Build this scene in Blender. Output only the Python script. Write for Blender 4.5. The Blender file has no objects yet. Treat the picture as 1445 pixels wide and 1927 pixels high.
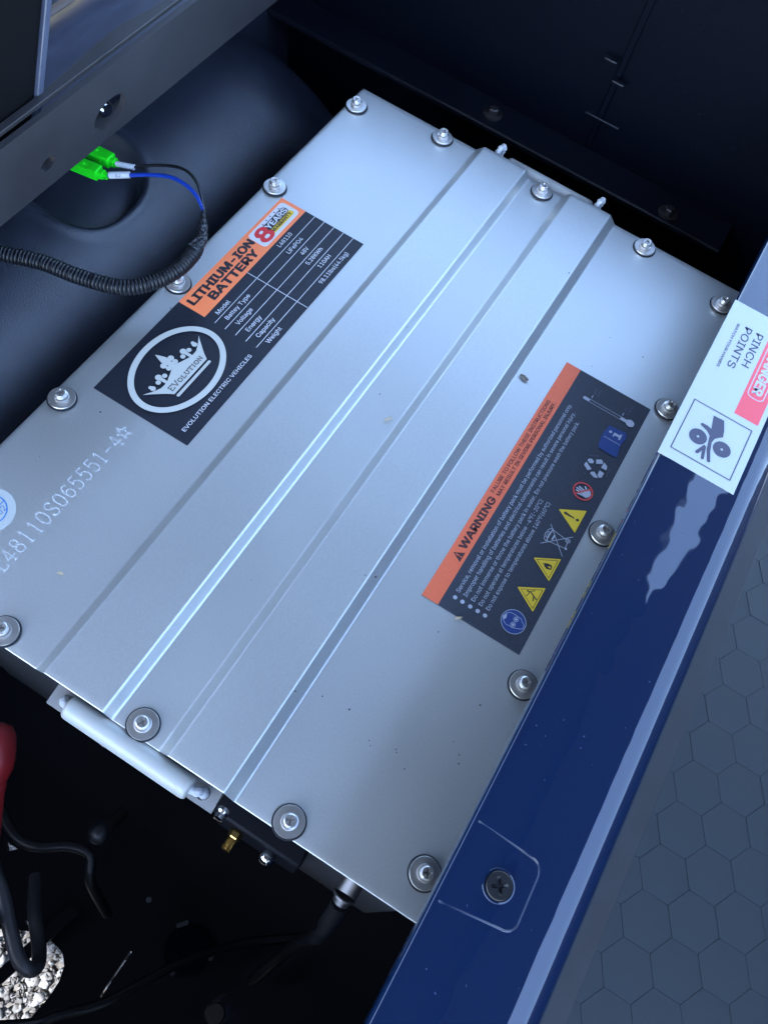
import bpy, bmesh, math, random
from mathutils import Vector, Matrix, noise
from mathutils.geometry import tessellate_polygon
R = math.radians
random.seed(7)
sc = bpy.context.scene
COL = sc.collection

# ------------------------------------------------------------------ camera, sky, sun, exposure
cd = bpy.data.cameras.new('camera'); cam = bpy.data.objects.new('camera', cd); COL.objects.link(cam)
cd.sensor_fit = 'VERTICAL'; cd.sensor_height = 36.0; cd.lens = 29.255
cd.clip_start = 0.01; cd.clip_end = 400
Cx, Cy, Cz = (0.848972, 0.507367, 0.147732), (-0.516347, 0.737012, 0.436119), (0.112392, -0.446534, 0.88768)
cam.matrix_world = Matrix(((Cx[0], Cy[0], Cz[0], 0.109889), (Cx[1], Cy[1], Cz[1], -0.286894), (Cx[2], Cy[2], Cz[2], 0.435359), (0, 0, 0, 1)))
sc.camera = cam
SUN_EL, SUN_AZ = R(55), R(205)          # azimuth measured from +Y towards +X
w = bpy.data.worlds.new('World'); sc.world = w; w.use_nodes = True
wn = w.node_tree.nodes; wl = w.node_tree.links
sky = wn.new('ShaderNodeTexSky'); sky.sky_type = 'NISHITA'; sky.sun_disc = False
sky.sun_elevation = SUN_EL; sky.sun_rotation = SUN_AZ; sky.air_density = 1.0; sky.dust_density = 0.6; sky.ozone_density = 1.2
bg = wn['Background']; bg.inputs[1].default_value = 0.15
wl.new(sky.outputs[0], bg.inputs[0])
sd = bpy.data.lights.new('sun', 'SUN'); sd.energy = 2.0; sd.angle = R(0.5); sd.color = (1.0, 0.975, 0.94)
sun = bpy.data.objects.new('sun', sd); COL.objects.link(sun)
to_sun = Vector((math.sin(SUN_AZ)*math.cos(SUN_EL), math.cos(SUN_AZ)*math.cos(SUN_EL), math.sin(SUN_EL)))
sun.rotation_euler = to_sun.to_track_quat('Z', 'Y').to_euler()
vs = sc.view_settings; vs.view_transform = 'Standard'; vs.look = 'None'; vs.exposure = 3.46; vs.gamma = 1.0
sc.cycles.max_bounces = 8; sc.cycles.sample_clamp_indirect = 6.0
sc.cycles.use_denoising = True

# ------------------------------------------------------------------ materials
def mat(name, rgb, rough=0.5, metal=0.0, spec=0.5, coat=0.0, coat_rough=0.03, trans=0.0,
        var=None, bump=None, rvar=None, sub=0.0):
    """var=(scale, amount[, stretch]) colour variation, bump=(scale, strength[, stretch]), rvar=(scale, lo, hi)."""
    m = bpy.data.materials.new(name); m.use_nodes = True
    nt = m.node_tree; n = nt.nodes; l = nt.links; b = n['Principled BSDF']
    b.inputs['Base Color'].default_value = (*rgb, 1); b.inputs['Roughness'].default_value = rough
    b.inputs['Metallic'].default_value = metal; b.inputs['Specular IOR Level'].default_value = spec
    b.inputs['Coat Weight'].default_value = coat; b.inputs['Coat Roughness'].default_value = coat_rough
    b.inputs['Transmission Weight'].default_value = trans
    if coat >= 1: b.inputs['Coat IOR'].default_value = 1.75
    if sub:
        b.inputs['Subsurface Weight'].default_value = sub; b.inputs['Subsurface Scale'].default_value = 0.006
    tc = n.new('ShaderNodeTexCoord')
    def nz(scale, stretch=(1, 1, 1), detail=3):
        mp = n.new('ShaderNodeMapping'); mp.inputs['Scale'].default_value = stretch
        l.new(tc.outputs['Object'], mp.inputs[0])
        t = n.new('ShaderNodeTexNoise'); t.inputs['Scale'].default_value = scale; t.inputs['Detail'].default_value = detail
        l.new(mp.outputs[0], t.inputs['Vector']); return t
    if var:
        t = nz(var[0], var[2] if len(var) > 2 else (1, 1, 1), 4)
        r = n.new('ShaderNodeValToRGB')
        r.color_ramp.elements[0].position = 0.3; r.color_ramp.elements[1].position = 0.7
        a = var[1]
        r.color_ramp.elements[0].color = (*[c*(1-a) for c in rgb], 1); r.color_ramp.elements[1].color = (*[min(1, c*(1+a)) for c in rgb], 1)
        l.new(t.outputs['Fac'], r.inputs[0]); l.new(r.outputs[0], b.inputs['Base Color'])
    if rvar:
        t = nz(rvar[0], rvar[3] if len(rvar) > 3 else (1, 1, 1), 4)
        mr = n.new('ShaderNodeMapRange'); mr.inputs[1].default_value = 0.3; mr.inputs[2].default_value = 0.7
        mr.inputs[3].default_value = rvar[1]; mr.inputs[4].default_value = rvar[2]
        l.new(t.outputs['Fac'], mr.inputs[0]); l.new(mr.outputs[0], b.inputs['Roughness'])
    if bump:
        t = nz(bump[0], bump[2] if len(bump) > 2 else (1, 1, 1), 0 if coat >= 1 else 2)
        bp = n.new('ShaderNodeBump'); bp.inputs['Strength'].default_value = bump[1]; bp.inputs['Distance'].default_value = 0.001
        l.new(t.outputs['Fac'], bp.inputs['Height']); l.new(bp.outputs[0], b.inputs['Normal'])
        if coat: l.new(bp.outputs[0], b.inputs['Coat Normal'])
    return m

M = {}
M['lid'] = mat('anodised_aluminium', (0.655, 0.668, 0.655), 0.43, 0.93, var=(1600, 0.05, (1, 0.45, 1)), rvar=(9, 0.42, 0.46), bump=(2800, 0.06, (1, 0.35, 1)))
M['case'] = mat('case_aluminium', (0.10, 0.105, 0.115), 0.5, 0.6)
M['steel'] = mat('stainless_steel', (0.60, 0.575, 0.55), 0.28, 0.85)
M['steel_dark'] = mat('screw_recess', (0.12, 0.11, 0.11), 0.4, 0.9)
M['rubber'] = mat('black_rubber', (0.006, 0.007, 0.012), 0.55)
M['navy'] = mat('dark_print_vinyl', (0.006, 0.008, 0.016), 0.42, var=(1500, 0.35), bump=(2600, 0.25))
M['slate'] = mat('slate_print_vinyl', (0.020, 0.025, 0.040), 0.5, var=(2400, 0.4), bump=(2600, 0.35))
M['orange'] = mat('orange_print', (0.95, 0.22, 0.075), 0.5)
M['orange2'] = mat('matt_orange_print', (0.68, 0.13, 0.055), 0.55, var=(2000, 0.12))
M['ink'] = mat('black_ink', (0.012, 0.010, 0.016), 0.5)
M['ink_brown'] = mat('faded_black_ink', (0.05, 0.015, 0.015), 0.55)
M['print_white'] = mat('white_ink', (0.55, 0.55, 0.58), 0.5)
M['print_grey'] = mat('pale_grey_ink', (0.34, 0.37, 0.44), 0.55)
M['print_dim'] = mat('faint_grey_ink', (0.09, 0.10, 0.14), 0.55)
M['cream'] = mat('cream_ink', (0.46, 0.46, 0.42), 0.5)
M['badge_white'] = mat('badge_white', (0.60, 0.58, 0.60), 0.45)
M['red'] = mat('red_ink', (0.62, 0.02, 0.025), 0.45)
M['red_ring'] = mat('red_ring_ink', (0.48, 0.05, 0.05), 0.55)
M['yellow'] = mat('yellow_ink', (0.72, 0.46, 0.02), 0.5)
M['yellow2'] = mat('matt_yellow_ink', (0.60, 0.42, 0.025), 0.55)
M['blue_ink'] = mat('blue_ink', (0.010, 0.035, 0.16), 0.5)
M['etch'] = mat('laser_etched_mark', (0.66, 0.68, 0.72), 0.7, 0.0)
M['paper'] = mat('white_vinyl', (0.42, 0.445, 0.435), 0.35, coat=0.25, coat_rough=0.15)
M['pink'] = mat('danger_red_ink', (0.72, 0.065, 0.085), 0.35, coat=0.25, coat_rough=0.15)
M['graphite'] = mat('dark_grey_ink', (0.05, 0.05, 0.085), 0.4)
M['qc_blue'] = mat('stamp_blue_ink', (0.02, 0.16, 0.42), 0.5)
M['paint'] = mat('glossy_blue_paint', (0.0003, 0.0085, 0.036), 0.45, spec=0.05, coat=1.0, coat_rough=0.02, bump=(110, 0.055))
M['mat'] = mat('grey_floor_rubber', (0.009, 0.0158, 0.0225), 0.62, var=(9, 0.16), bump=(2200, 0.22))
M['border_shade'] = mat('mat_border_shade', (0.020, 0.022, 0.028), 0.7, var=(40, 0.15))  # flat tone standing in for the contact shadow beside the blue panel
M['plastic'] = mat('black_moulded_plastic', (0.015, 0.018, 0.030), 0.36, spec=0.9, bump=(1500, 0.35), rvar=(14, 0.30, 0.42), var=(35, 0.25))
M['plastic_mid'] = mat('black_ledge_plastic', (0.0030, 0.0042, 0.0090), 0.42, spec=0.4, bump=(1300, 0.15))
M['plastic_dark'] = mat('black_matt_plastic', (0.0010, 0.0019, 0.0052), 0.65, spec=0.06, bump=(1300, 0.2))
M['void'] = mat('black_floor_plastic', (0.0030, 0.0036, 0.0065), 0.6, spec=0.2)
M['rail'] = mat('black_powder_coat', (0.027, 0.026, 0.030), 0.42, spec=0.5, bump=(1800, 0.25), var=(30, 0.2))
M['deck'] = mat('smooth_dark_body_plastic', (0.050, 0.060, 0.100), 0.34, spec=0.7, rvar=(40, 0.28, 0.46, (3, 0.5, 1)), var=(26, 0.25, (5, 0.8, 1)))
M['tan'] = mat('dusty_tan_edge', (0.16, 0.12, 0.10), 0.6)
M['conduit'] = mat('black_corrugated_plastic', (0.005, 0.0058, 0.009), 0.40, spec=0.4)
M['tape'] = mat('black_tape', (0.010, 0.010, 0.014), 0.22, bump=(500, 0.6))
M['wire_black'] = mat('black_wire_sheath', (0.012, 0.012, 0.014), 0.3)
M['wire_blue'] = mat('blue_wire_sheath', (0.008, 0.045, 0.36), 0.35)
M['green'] = mat('green_translucent_plastic', (0.02, 0.75, 0.02), 0.16, sub=0.3)
M['sleeve'] = mat('white_sleeve', (0.62, 0.62, 0.66), 0.5)
M['nylon'] = mat('white_nylon', (0.36, 0.36, 0.34), 0.33, sub=0.25)
M['bracket'] = mat('grey_metal_bracket', (0.34, 0.33, 0.32), 0.5, 0.35)
M['rope'] = mat('white_rope', (0.42, 0.43, 0.45), 0.75, bump=(900, 0.5))
M['boot'] = mat('red_rubber', (0.20, 0.008, 0.010), 0.4, bump=(300, 0.1))
M['brass'] = mat('brass', (0.62, 0.40, 0.12), 0.25, 1.0)
M['chrome'] = mat('chrome', (0.75, 0.75, 0.75), 0.08, 1.0)
M['copper'] = mat('copper', (0.55, 0.22, 0.12), 0.35, 1.0)
M['cable'] = mat('black_cable_sheath', (0.004, 0.0045, 0.006), 0.42, spec=0.3)
M['hose'] = mat('dusty_black_hose', (0.035, 0.034, 0.036), 0.4, var=(60, 0.3))
M['canopy'] = mat('grey_roof_plastic', (0.09, 0.09, 0.092), 0.6)
M['seat'] = mat('black_seat_base', (0.015, 0.015, 0.018), 0.6)
M['speck'] = mat('dark_dust', (0.03, 0.025, 0.02), 0.8)
M['leaf'] = mat('dry_leaf_bit', (0.12, 0.10, 0.08), 0.8, var=(900, 0.5))
M['straw'] = mat('straw_bit', (0.42, 0.33, 0.22), 0.8)

def stones_mat(name, plane):
    m = bpy.data.materials.new(name); m.use_nodes = True
    nt = m.node_tree; n = nt.nodes; l = nt.links; b = n['Principled BSDF']; b.inputs['Roughness'].default_value = 0.85
    r = n.new('ShaderNodeValToRGB'); e = r.color_ramp.elements
    e[0].color = (0.045, 0.042, 0.040, 1); e[1].color = (0.16, 0.158, 0.16, 1)
    k = e.new(0.45); k.color = (0.095, 0.092, 0.092, 1)
    tc = n.new('ShaderNodeTexCoord')
    if plane:
        v = n.new('ShaderNodeTexVoronoi'); v.inputs['Scale'].default_value = 120
        l.new(tc.outputs['Object'], v.inputs['Vector']); l.new(v.outputs['Color'], r.inputs[0])
        bp = n.new('ShaderNodeBump'); bp.inputs['Distance'].default_value = 0.004; bp.inputs['Strength'].default_value = 0.8; bp.invert = True
        l.new(v.outputs['Distance'], bp.inputs['Height']); l.new(bp.outputs[0], b.inputs['Normal'])
    else:
        a = n.new('ShaderNodeAttribute'); a.attribute_name = 'tone'; l.new(a.outputs['Fac'], r.inputs[0])
    l.new(r.outputs[0], b.inputs['Base Color']); return m
M['ground'] = stones_mat('gravel_bed', True); M['stones'] = stones_mat('gravel_stone', False)

# ------------------------------------------------------------------ mesh helpers
class MB:
    def __init__(s): s.v = []; s.f = []
    def add(s, vs, fs):
        o = len(s.v); s.v += [tuple(p) for p in vs]; s.f += [tuple(i+o for i in f) for f in fs]; return s
    def box(s, x0, x1, y0, y1, z0, z1):
        vs = [(x, y, z) for x in (x0, x1) for y in (y0, y1) for z in (z0, z1)]
        return s.add(vs, [(0, 1, 3, 2), (4, 6, 7, 5), (0, 4, 5, 1), (2, 3, 7, 6), (0, 2, 6, 4), (1, 5, 7, 3)])
    def obox(s, c, ax, hx, ay, hy, az, hz):
        c = Vector(c); vs = [c+ax*hx*i+ay*hy*j+az*hz*k for i in (-1, 1) for j in (-1, 1) for k in (-1, 1)]
        return s.add(vs, [(0, 1, 3, 2), (4, 6, 7, 5), (0, 4, 5, 1), (2, 3, 7, 6), (0, 2, 6, 4), (1, 5, 7, 3)])
    def lathe(s, prof, n=32, o=(0, 0, 0), axis=None, close=True):
        o = Vector(o); q = Matrix.Identity(3)
        if axis is not None: q = Vector(axis).normalized().to_track_quat('Z', 'Y').to_matrix()
        vs = []
        for r, z in prof:
            for k in range(n):
                a = 2*math.pi*k/n; vs.append(o + q @ Vector((r*math.cos(a), r*math.sin(a), z)))
        fs = [(i*n+k, i*n+(k+1) % n, (i+1)*n+(k+1) % n, (i+1)*n+k) for i in range(len(prof)-1) for k in range(n)]
        if close:
            fs.append(tuple(range(n))[::-1]); fs.append(tuple((len(prof)-1)*n+k for k in range(n)))
        return s.add(vs, fs)
    def tube(s, pts, rad, n=10, caps=True):
        pts = [Vector(p) for p in pts]; N = len(pts)
        rs = rad if isinstance(rad, (list, tuple)) else [rad]*N
        t0 = (pts[1]-pts[0]).normalized(); u = t0.orthogonal().normalized(); vs = []
        for i, p in enumerate(pts):
            t = (pts[min(i+1, N-1)]-pts[max(i-1, 0)]).normalized()
            u = (u - t*u.dot(t)).normalized(); w_ = t.cross(u)
            for k in range(n):
                a = 2*math.pi*k/n; vs.append(p + (u*math.cos(a)+w_*math.sin(a))*rs[i])
        fs = [(i*n+k, i*n+(k+1) % n, (i+1)*n+(k+1) % n, (i+1)*n+k) for i in range(N-1) for k in range(n)]
        if caps: fs += [tuple(range(n))[::-1], tuple((N-1)*n+k for k in range(n))]
        return s.add(vs, fs)
    def extrude(s, prof, y0, y1, ny=1, caps=True):
        """closed (x,z) outline pulled along Y"""
        n = len(prof); vs = []
        for j in range(ny+1):
            y = y0+(y1-y0)*j/ny; vs += [(x, y, z) for x, z in prof]
        fs = [(j*n+i, j*n+(i+1) % n, (j+1)*n+(i+1) % n, (j+1)*n+i) for j in range(ny) for i in range(n)]
        if caps: fs += [tuple(range(n)), tuple(ny*n+i for i in range(n))[::-1]]
        return s.add(vs, fs)

def smooth_path(ctrl, step=0.0015):
    P = [Vector(c) for c in ctrl]; P = [P[0]*2-P[1]] + P + [P[-1]*2-P[-2]]; out = []
    for i in range(1, len(P)-2):
        n = max(2, int((P[i+1]-P[i]).length/step))
        for k in range(n):
            t = k/n; a, b, c, d = P[i-1:i+3]
            out.append(0.5*((2*b)+(c-a)*t+(2*a-5*b+4*c-d)*t*t+(3*b-a-3*c+d)*t**3))
    out.append(P[-2]); return out

def fix(me, angle=32, recalc=True):
    if recalc:
        bm = bmesh.new(); bm.from_mesh(me); bmesh.ops.recalc_face_normals(bm, faces=bm.faces[:]); bm.to_mesh(me); bm.free()
    if angle:
        me.polygons.foreach_set('use_smooth', [True]*len(me.polygons)); me.set_sharp_from_angle(angle=R(angle))
    me.update()

def mesh(name, mb, m, angle=32, recalc=True):
    me = bpy.data.meshes.new(name); me.from_pydata(mb.v, [], mb.f); me.materials.append(m); fix(me, angle, recalc); return me

def obj(name, mb, m, parent=None, angle=32, recalc=True, bevel=0, seg=2, label=None):
    me = mb if isinstance(mb, bpy.types.Mesh) else mesh(name, mb, m, angle, recalc)
    o = bpy.data.objects.new(name, me); COL.objects.link(o)
    if parent:
        o.parent = parent
        if parent.type == 'EMPTY': o.location = -parent.location
    if bevel:
        bv = o.modifiers.new('bevel', 'BEVEL'); bv.width = bevel; bv.segments = seg; bv.limit_method = 'ANGLE'; bv.angle_limit = R(35); bv.harden_normals = False
    if label: o['label'] = label
    return o

def thing(name, loc, label, cat, group=None):
    o = bpy.data.objects.new(name, None); COL.objects.link(o); o.location = loc; o.empty_display_size = 0.02
    return tag(o, label, cat, group)
def tag(o, label, cat=None, group=None, kind=None):
    o['label'] = label
    if cat: o['category'] = cat
    if group: o['group'] = group
    if kind: o['kind'] = kind
    return o

# ------------------------------------------------------------------ flat print (sheets laid on a surface)
_fc = {}
try:      # Blender's own interface typeface, if this install has it; else the built-in font
    SANS = bpy.data.fonts.load(bpy.utils.system_resource('DATAFILES', path='fonts')+'/Inter.woff2')
except Exception:
    SANS = None
def font_geo(body, bold):
    k = (body, bold)
    if k not in _fc:
        c = bpy.data.curves.new('t', 'FONT'); c.body = body; c.size = 1; c.resolution_u = 3
        if SANS: c.font = SANS
        c.fill_mode = 'FRONT'
        o = bpy.data.objects.new('t', c); COL.objects.link(o)
        dg = bpy.context.evaluated_depsgraph_get(); me = bpy.data.meshes.new_from_object(o.evaluated_get(dg))
        _fc[k] = ([(v.co.x, v.co.y) for v in me.vertices], [tuple(p.vertices) for p in me.polygons])
        bpy.data.objects.remove(o); bpy.data.curves.remove(c); bpy.data.meshes.remove(me)
    return _fc[k]

class Print:
    """2-D shapes in millimetres on a plane: o + u*e1 + v*e2, each shape a hair above the one before."""
    def __init__(s, o, e1, e2, up=Vector((0, 0, 1)), z=0.00005, tilt=None):
        s.o = Vector(o); s.e1 = Vector(e1); s.e2 = Vector(e2); s.up = up; s.z = z; s.parts = {}; s.tilt = tilt
    def P(s, u, v):
        if s.tilt: u, v = s.tilt(u, v)
        return s.o + s.e1*(u/1000) + s.e2*(v/1000) + s.up*s.z
    def mb(s, key): return s.parts.setdefault(key, MB())
    def lift(s): s.z += 0.000004
    def poly(s, key, pts):
        s.lift()
        t = tessellate_polygon([[Vector((a, b, 0)) for a, b in pts]])
        s.mb(key).add([s.P(*p) for p in pts], [tuple(x) for x in t]); return s
    def rect(s, key, u0, u1, v0, v1): return s.poly(key, [(u0, v0), (u1, v0), (u1, v1), (u0, v1)])
    def rrect(s, key, u0, u1, v0, v1, r, n=6):
        pts = []
        for cu, cv, a0 in ((u1-r, v0+r, -90), (u1-r, v1-r, 0), (u0+r, v1-r, 90), (u0+r, v0+r, 180)):
            for k in range(n+1):
                a = R(a0+90*k/n); pts.append((cu+r*math.cos(a), cv+r*math.sin(a)))
        return s.poly(key, pts)
    def ell(s, key, u, v, a, b=None, n=40):
        b = b or a; return s.poly(key, [(u+a*math.cos(2*math.pi*k/n), v+b*math.sin(2*math.pi*k/n)) for k in range(n)])
    def ring(s, key, u, v, a, b, wd, n=64):
        s.lift(); vs = []
        for k in range(n):
            c, d = math.cos(2*math.pi*k/n), math.sin(2*math.pi*k/n)
            vs += [s.P(u+a*c, v+b*d), s.P(u+(a-wd)*c, v+(b-wd)*d)]
        s.mb(key).add(vs, [(2*k, 2*((k+1) % n), 2*((k+1) % n)+1, 2*k+1) for k in range(n)]); return s
    def line(s, key, pts, wd, closed=False):
        pts = [Vector(p) for p in pts]; n = len(pts); s.lift(); vs = []
        for i, p in enumerate(pts):
            a = pts[(i-1) % n] if (closed or i > 0) else p; b = pts[(i+1) % n] if (closed or i < n-1) else p
            d1 = (p-a).normalized() if (p-a).length > 1e-9 else (b-p).normalized(); d2 = (b-p).normalized() if (b-p).length > 1e-9 else d1
            t = (d1+d2); t = t.normalized() if t.length > 1e-6 else d1
            nn = Vector((-t.y, t.x)); sc_ = 1/max(0.45, nn.dot(Vector((-d1.y, d1.x))))
            vs += [s.P(*(p+nn*wd/2*sc_)), s.P(*(p-nn*wd/2*sc_))]
        m = n if closed else n-1
        s.mb(key).add(vs, [(2*i, 2*((i+1) % n), 2*((i+1) % n)+1, 2*i+1) for i in range(m)]); return s
    def text(s, key, body, u0, u1, v, cap, bold=0.0, rot=None):
        """text fitted between u0 and u1 on baseline v with capital height cap"""
        vs, fs = font_geo(body, 0); h = font_geo('H', 0)[0]
        hb, ht = min(p[1] for p in h), max(p[1] for p in h)
        x0, x1 = min(p[0] for p in vs), max(p[0] for p in vs)
        su = (u1-u0)/(x1-x0); sv = cap/(ht-hb)
        for dx, dy in ([(0, 0)] if bold <= 0 else [(bold, 0), (-bold, 0), (0, bold*.6), (0, -bold*.6), (bold*.7, bold*.4), (-bold*.7, -bold*.4), (bold*.7, -bold*.4), (-bold*.7, bold*.4)]):
            s.lift(); pts = []
            for x, y in vs:
                a, b = (x-x0)*su+dx*sv, (y-hb)*sv+dy*sv
                if rot: ca, sa = math.cos(R(rot)), math.sin(R(rot)); a, b = a*ca-b*sa, a*sa+b*ca
                pts.append(s.P(u0+a, v+b))
            s.mb(key).add(pts, fs)
        return s
    def build(s, parent, mats):
        out = {}
        for k, b in s.parts.items():
            name = k.split('|')[0]
            out[k] = obj(name, b, M[mats[k]], parent, angle=0, recalc=False)
        return out

# ================================================================== SETTING
g = MB(); g.add([(-150, -150, -0.5), (150, -150, -0.5), (150, 150, -0.5), (-150, 150, -0.5)], [(0, 1, 2, 3)])
tag(obj('ground', g, M['ground'], angle=0), 'pale sunlit gravel ground under the cart', kind='structure')
bm_ico = bmesh.new(); bmesh.ops.create_icosphere(bm_ico, subdivisions=2, radius=1); bm_ico.verts.ensure_lookup_table()
iv = [v.co.copy() for v in bm_ico.verts]; bf = [tuple(v.index for v in f.verts) for f in bm_ico.faces]; bm_ico.free()
gv = MB(); tones = []
for i in range(6500):
    x, y = random.uniform(-0.24, 0.14), random.uniform(-0.62, -0.26)
    r = 0.0017+0.0046*random.random()**2.4; q = Matrix.Rotation(random.random()*6.28, 3, Vector((random.random()-.5, random.random()-.5, random.random()-.5)).normalized())
    sx, sy, sz = random.uniform(.8, 1.3), random.uniform(.7, 1.1), random.uniform(.5, .85)
    so = Vector((i*.37, i*.11, 0)); jit = [1+.35*noise.noise(p*1.3+so) for p in iv]
    gv.add([q @ Vector((p.x*sx*r*j, p.y*sy*r*j, p.z*sz*r*j)) + Vector((x, y, -0.4995+random.random()*0.004)) for p, j in zip(iv, jit)], bf)
    tones += [random.random()]*len(iv)
go = obj('gravel', gv, M['stones'], angle=70, recalc=False); at = go.data.attributes.new('tone', 'FLOAT', 'POINT'); at.data.foreach_set('value', tones)
tag(go, 'small pale angular gravel stones lying in the sun', 'gravel', kind='stuff')

# floor pan of the compartment, with the openings that show the gravel
pan_outer = [(-0.42, -0.50), (0.235, -0.50), (0.235, 0.40), (-0.42, 0.40)]
hole = [(-0.045, -0.384), (-0.012, -0.3675), (-0.005, -0.366), (0.006, -0.3652), (0.0145, -0.3672), (0.0205, -0.3728), (0.0235, -0.3815), (0.0240, -0.392), (0.0215, -0.409), (0.0155, -0.4165), (0.004, -0.4225), (-0.030, -0.405)]
tri1 = [(-0.0661, -0.3317), (-0.0551, -0.3317), (-0.0604, -0.3365)]
tri2 = [(-0.0214, -0.3640), (-0.0150, -0.3640), (-0.0150, -0.3660), (-0.0180, -0.3662)]
slit = [(0.0524, -0.3430), (0.0540, -0.3430), (0.0534, -0.3756), (0.0520, -0.3756)]
loops = [pan_outer, hole, tri1, tri2, slit]
def plate_with_holes(loops, z0, z1):
    mb_ = MB(); pts = [p for l in loops for p in l]; n = len(pts)
    tri = tessellate_polygon([[Vector((a, b, 0)) for a, b in l] for l in loops])
    vs = [(a, b, z1) for a, b in pts]+[(a, b, z0) for a, b in pts]
    fs = [tuple(t) for t in tri]+[tuple(i+n for i in t[::-1]) for t in tri]; o = 0
    for l in loops:
        k = len(l); fs += [(o+i, o+(i+1) % k, o+(i+1) % k+n, o+i+n) for i in range(k)]; o += k
    return mb_.add(vs, fs)
pan = obj('compartment_floor', plate_with_holes(loops, -0.246, -0.24), M['void'])
tag(pan, 'black floor of the battery compartment with a cut out over gravel', kind='structure')
# strap that crosses the opening, the mounting dot
st = MB(); st.obox((-0.0075, -0.389, -0.232), Vector((0.966, -0.259, 0)), 0.0042, Vector((0.259, 0.966, 0)), 0.050, Vector((0, 0, 1)), 0.002)
obj('cross_strap', st, M['void'], pan)
dt = MB(); dt.lathe([(0.0020, 0), (0.0020, 0.0006), (0.0010, 0.0010)], 16, (0.0436, -0.3107, -0.2396)); obj('rivet', dt, M['case'], pan)

# ================================================================== BATTERY
bat = thing('battery_pack', (0.02, -0.004, -0.225), 'silver ribbed aluminium battery box with orange and black stickers on its lid', 'battery')
LX0, LX1, LY0, LY1 = -0.1485, 0.1875, -0.2465, 0.2395
cs = MB(); cs.box(LX0+0.006, LX1-0.006, LY0+0.007, LY1-0.007, -0.225, -0.0022)
obj('case', cs, M['case'], bat, bevel=0.003)
def sstep(t): t = max(0, min(1, t)); return t*t*t*(t*(6*t-15)+10)
RH = 0.0060
RIBS = ((-0.0466, -0.0388, 1, 0.24), (-0.0045, 0.0023, -1, 0.30), (0.0292, 0.0370, 1, 0.24), (0.0683, 0.0759, -1, 0.2))
def soft(t, r=0.2):
    # straight slope with short rounded ends
    m = 1/(1-r)
    if t < r: return m*t*t/(2*r)
    if t > 1-r: return 1-m*(1-t)**2/(2*r)
    return m*(t-r/2)
def lid_z(x):
    z = 0.0
    for a, b, sgn, k in RIBS:
        z += sgn*RH*soft(max(0, min(1, (x-a)/(b-a))), k)
    return z
xs = [LX0, LX0+0.0004, LX0+0.0011]
x = LX0+0.004
while x < LX1-0.004:
    near = any(q[0]-0.001 < x < q[1]+0.001 for q in RIBS)
    xs.append(x); x += 0.00035 if near else 0.0035
    if not near:
        for a in (q[0]-0.0009 for q in RIBS):
            if xs[-1] < a < x: x = a
xs += [LX1-0.0011, LX1-0.0004, LX1]
top = []
for x in xs:
    dz = 0.0
    e = min(x-LX0, LX1-x)
    if e < 0.0011: dz = -0.0008*(1-e/0.0011)**2
    top.append((x, lid_z(x)+dz))
bot = [(x, lid_z(x)-0.0021) for x in (xs[::-1])]
lm = MB(); n = len(xs)
ys = [LY0, LY0+0.00015, LY0+0.0004]+[LY0+0.004+(LY1-LY0-0.008)*k/24 for k in range(25)]+[LY1-0.0004, LY1-0.00015, LY1]
vs_ = []
for y in ys:
    e = min(y-LY0, LY1-y); d = -0.00018*(1-e/0.0004)**2 if e < 0.0004 else 0
    vs_ += [(x, y, z+d) for x, z in top]
fs_ = [(j*n+i, j*n+i+1, (j+1)*n+i+1, (j+1)*n+i) for j in range(len(ys)-1) for i in range(n-1)]
o_ = len(vs_); vs_ += [(x, LY0, z) for x, z in bot[::-1]]+[(x, LY1, z) for x, z in bot[::-1]]
L_ = (len(ys)-1)*n
for i in range(n-1):
    fs_ += [(i+1, i, o_+i, o_+i+1), (L_+i, L_+i+1, o_+n+i+1, o_+n+i), (o_+i+1, o_+i, o_+n+i, o_+n+i+1)]
fs_.append(tuple([j*n for j in range(len(ys))]+[o_+n, o_])); fs_.append(tuple([j*n+n-1 for j in range(len(ys))][::-1]+[o_+n-1, o_+2*n-1]))
lm.add(vs_, fs_)
lid = obj('lid', lm, M['lid'], bat, angle=40)
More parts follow.
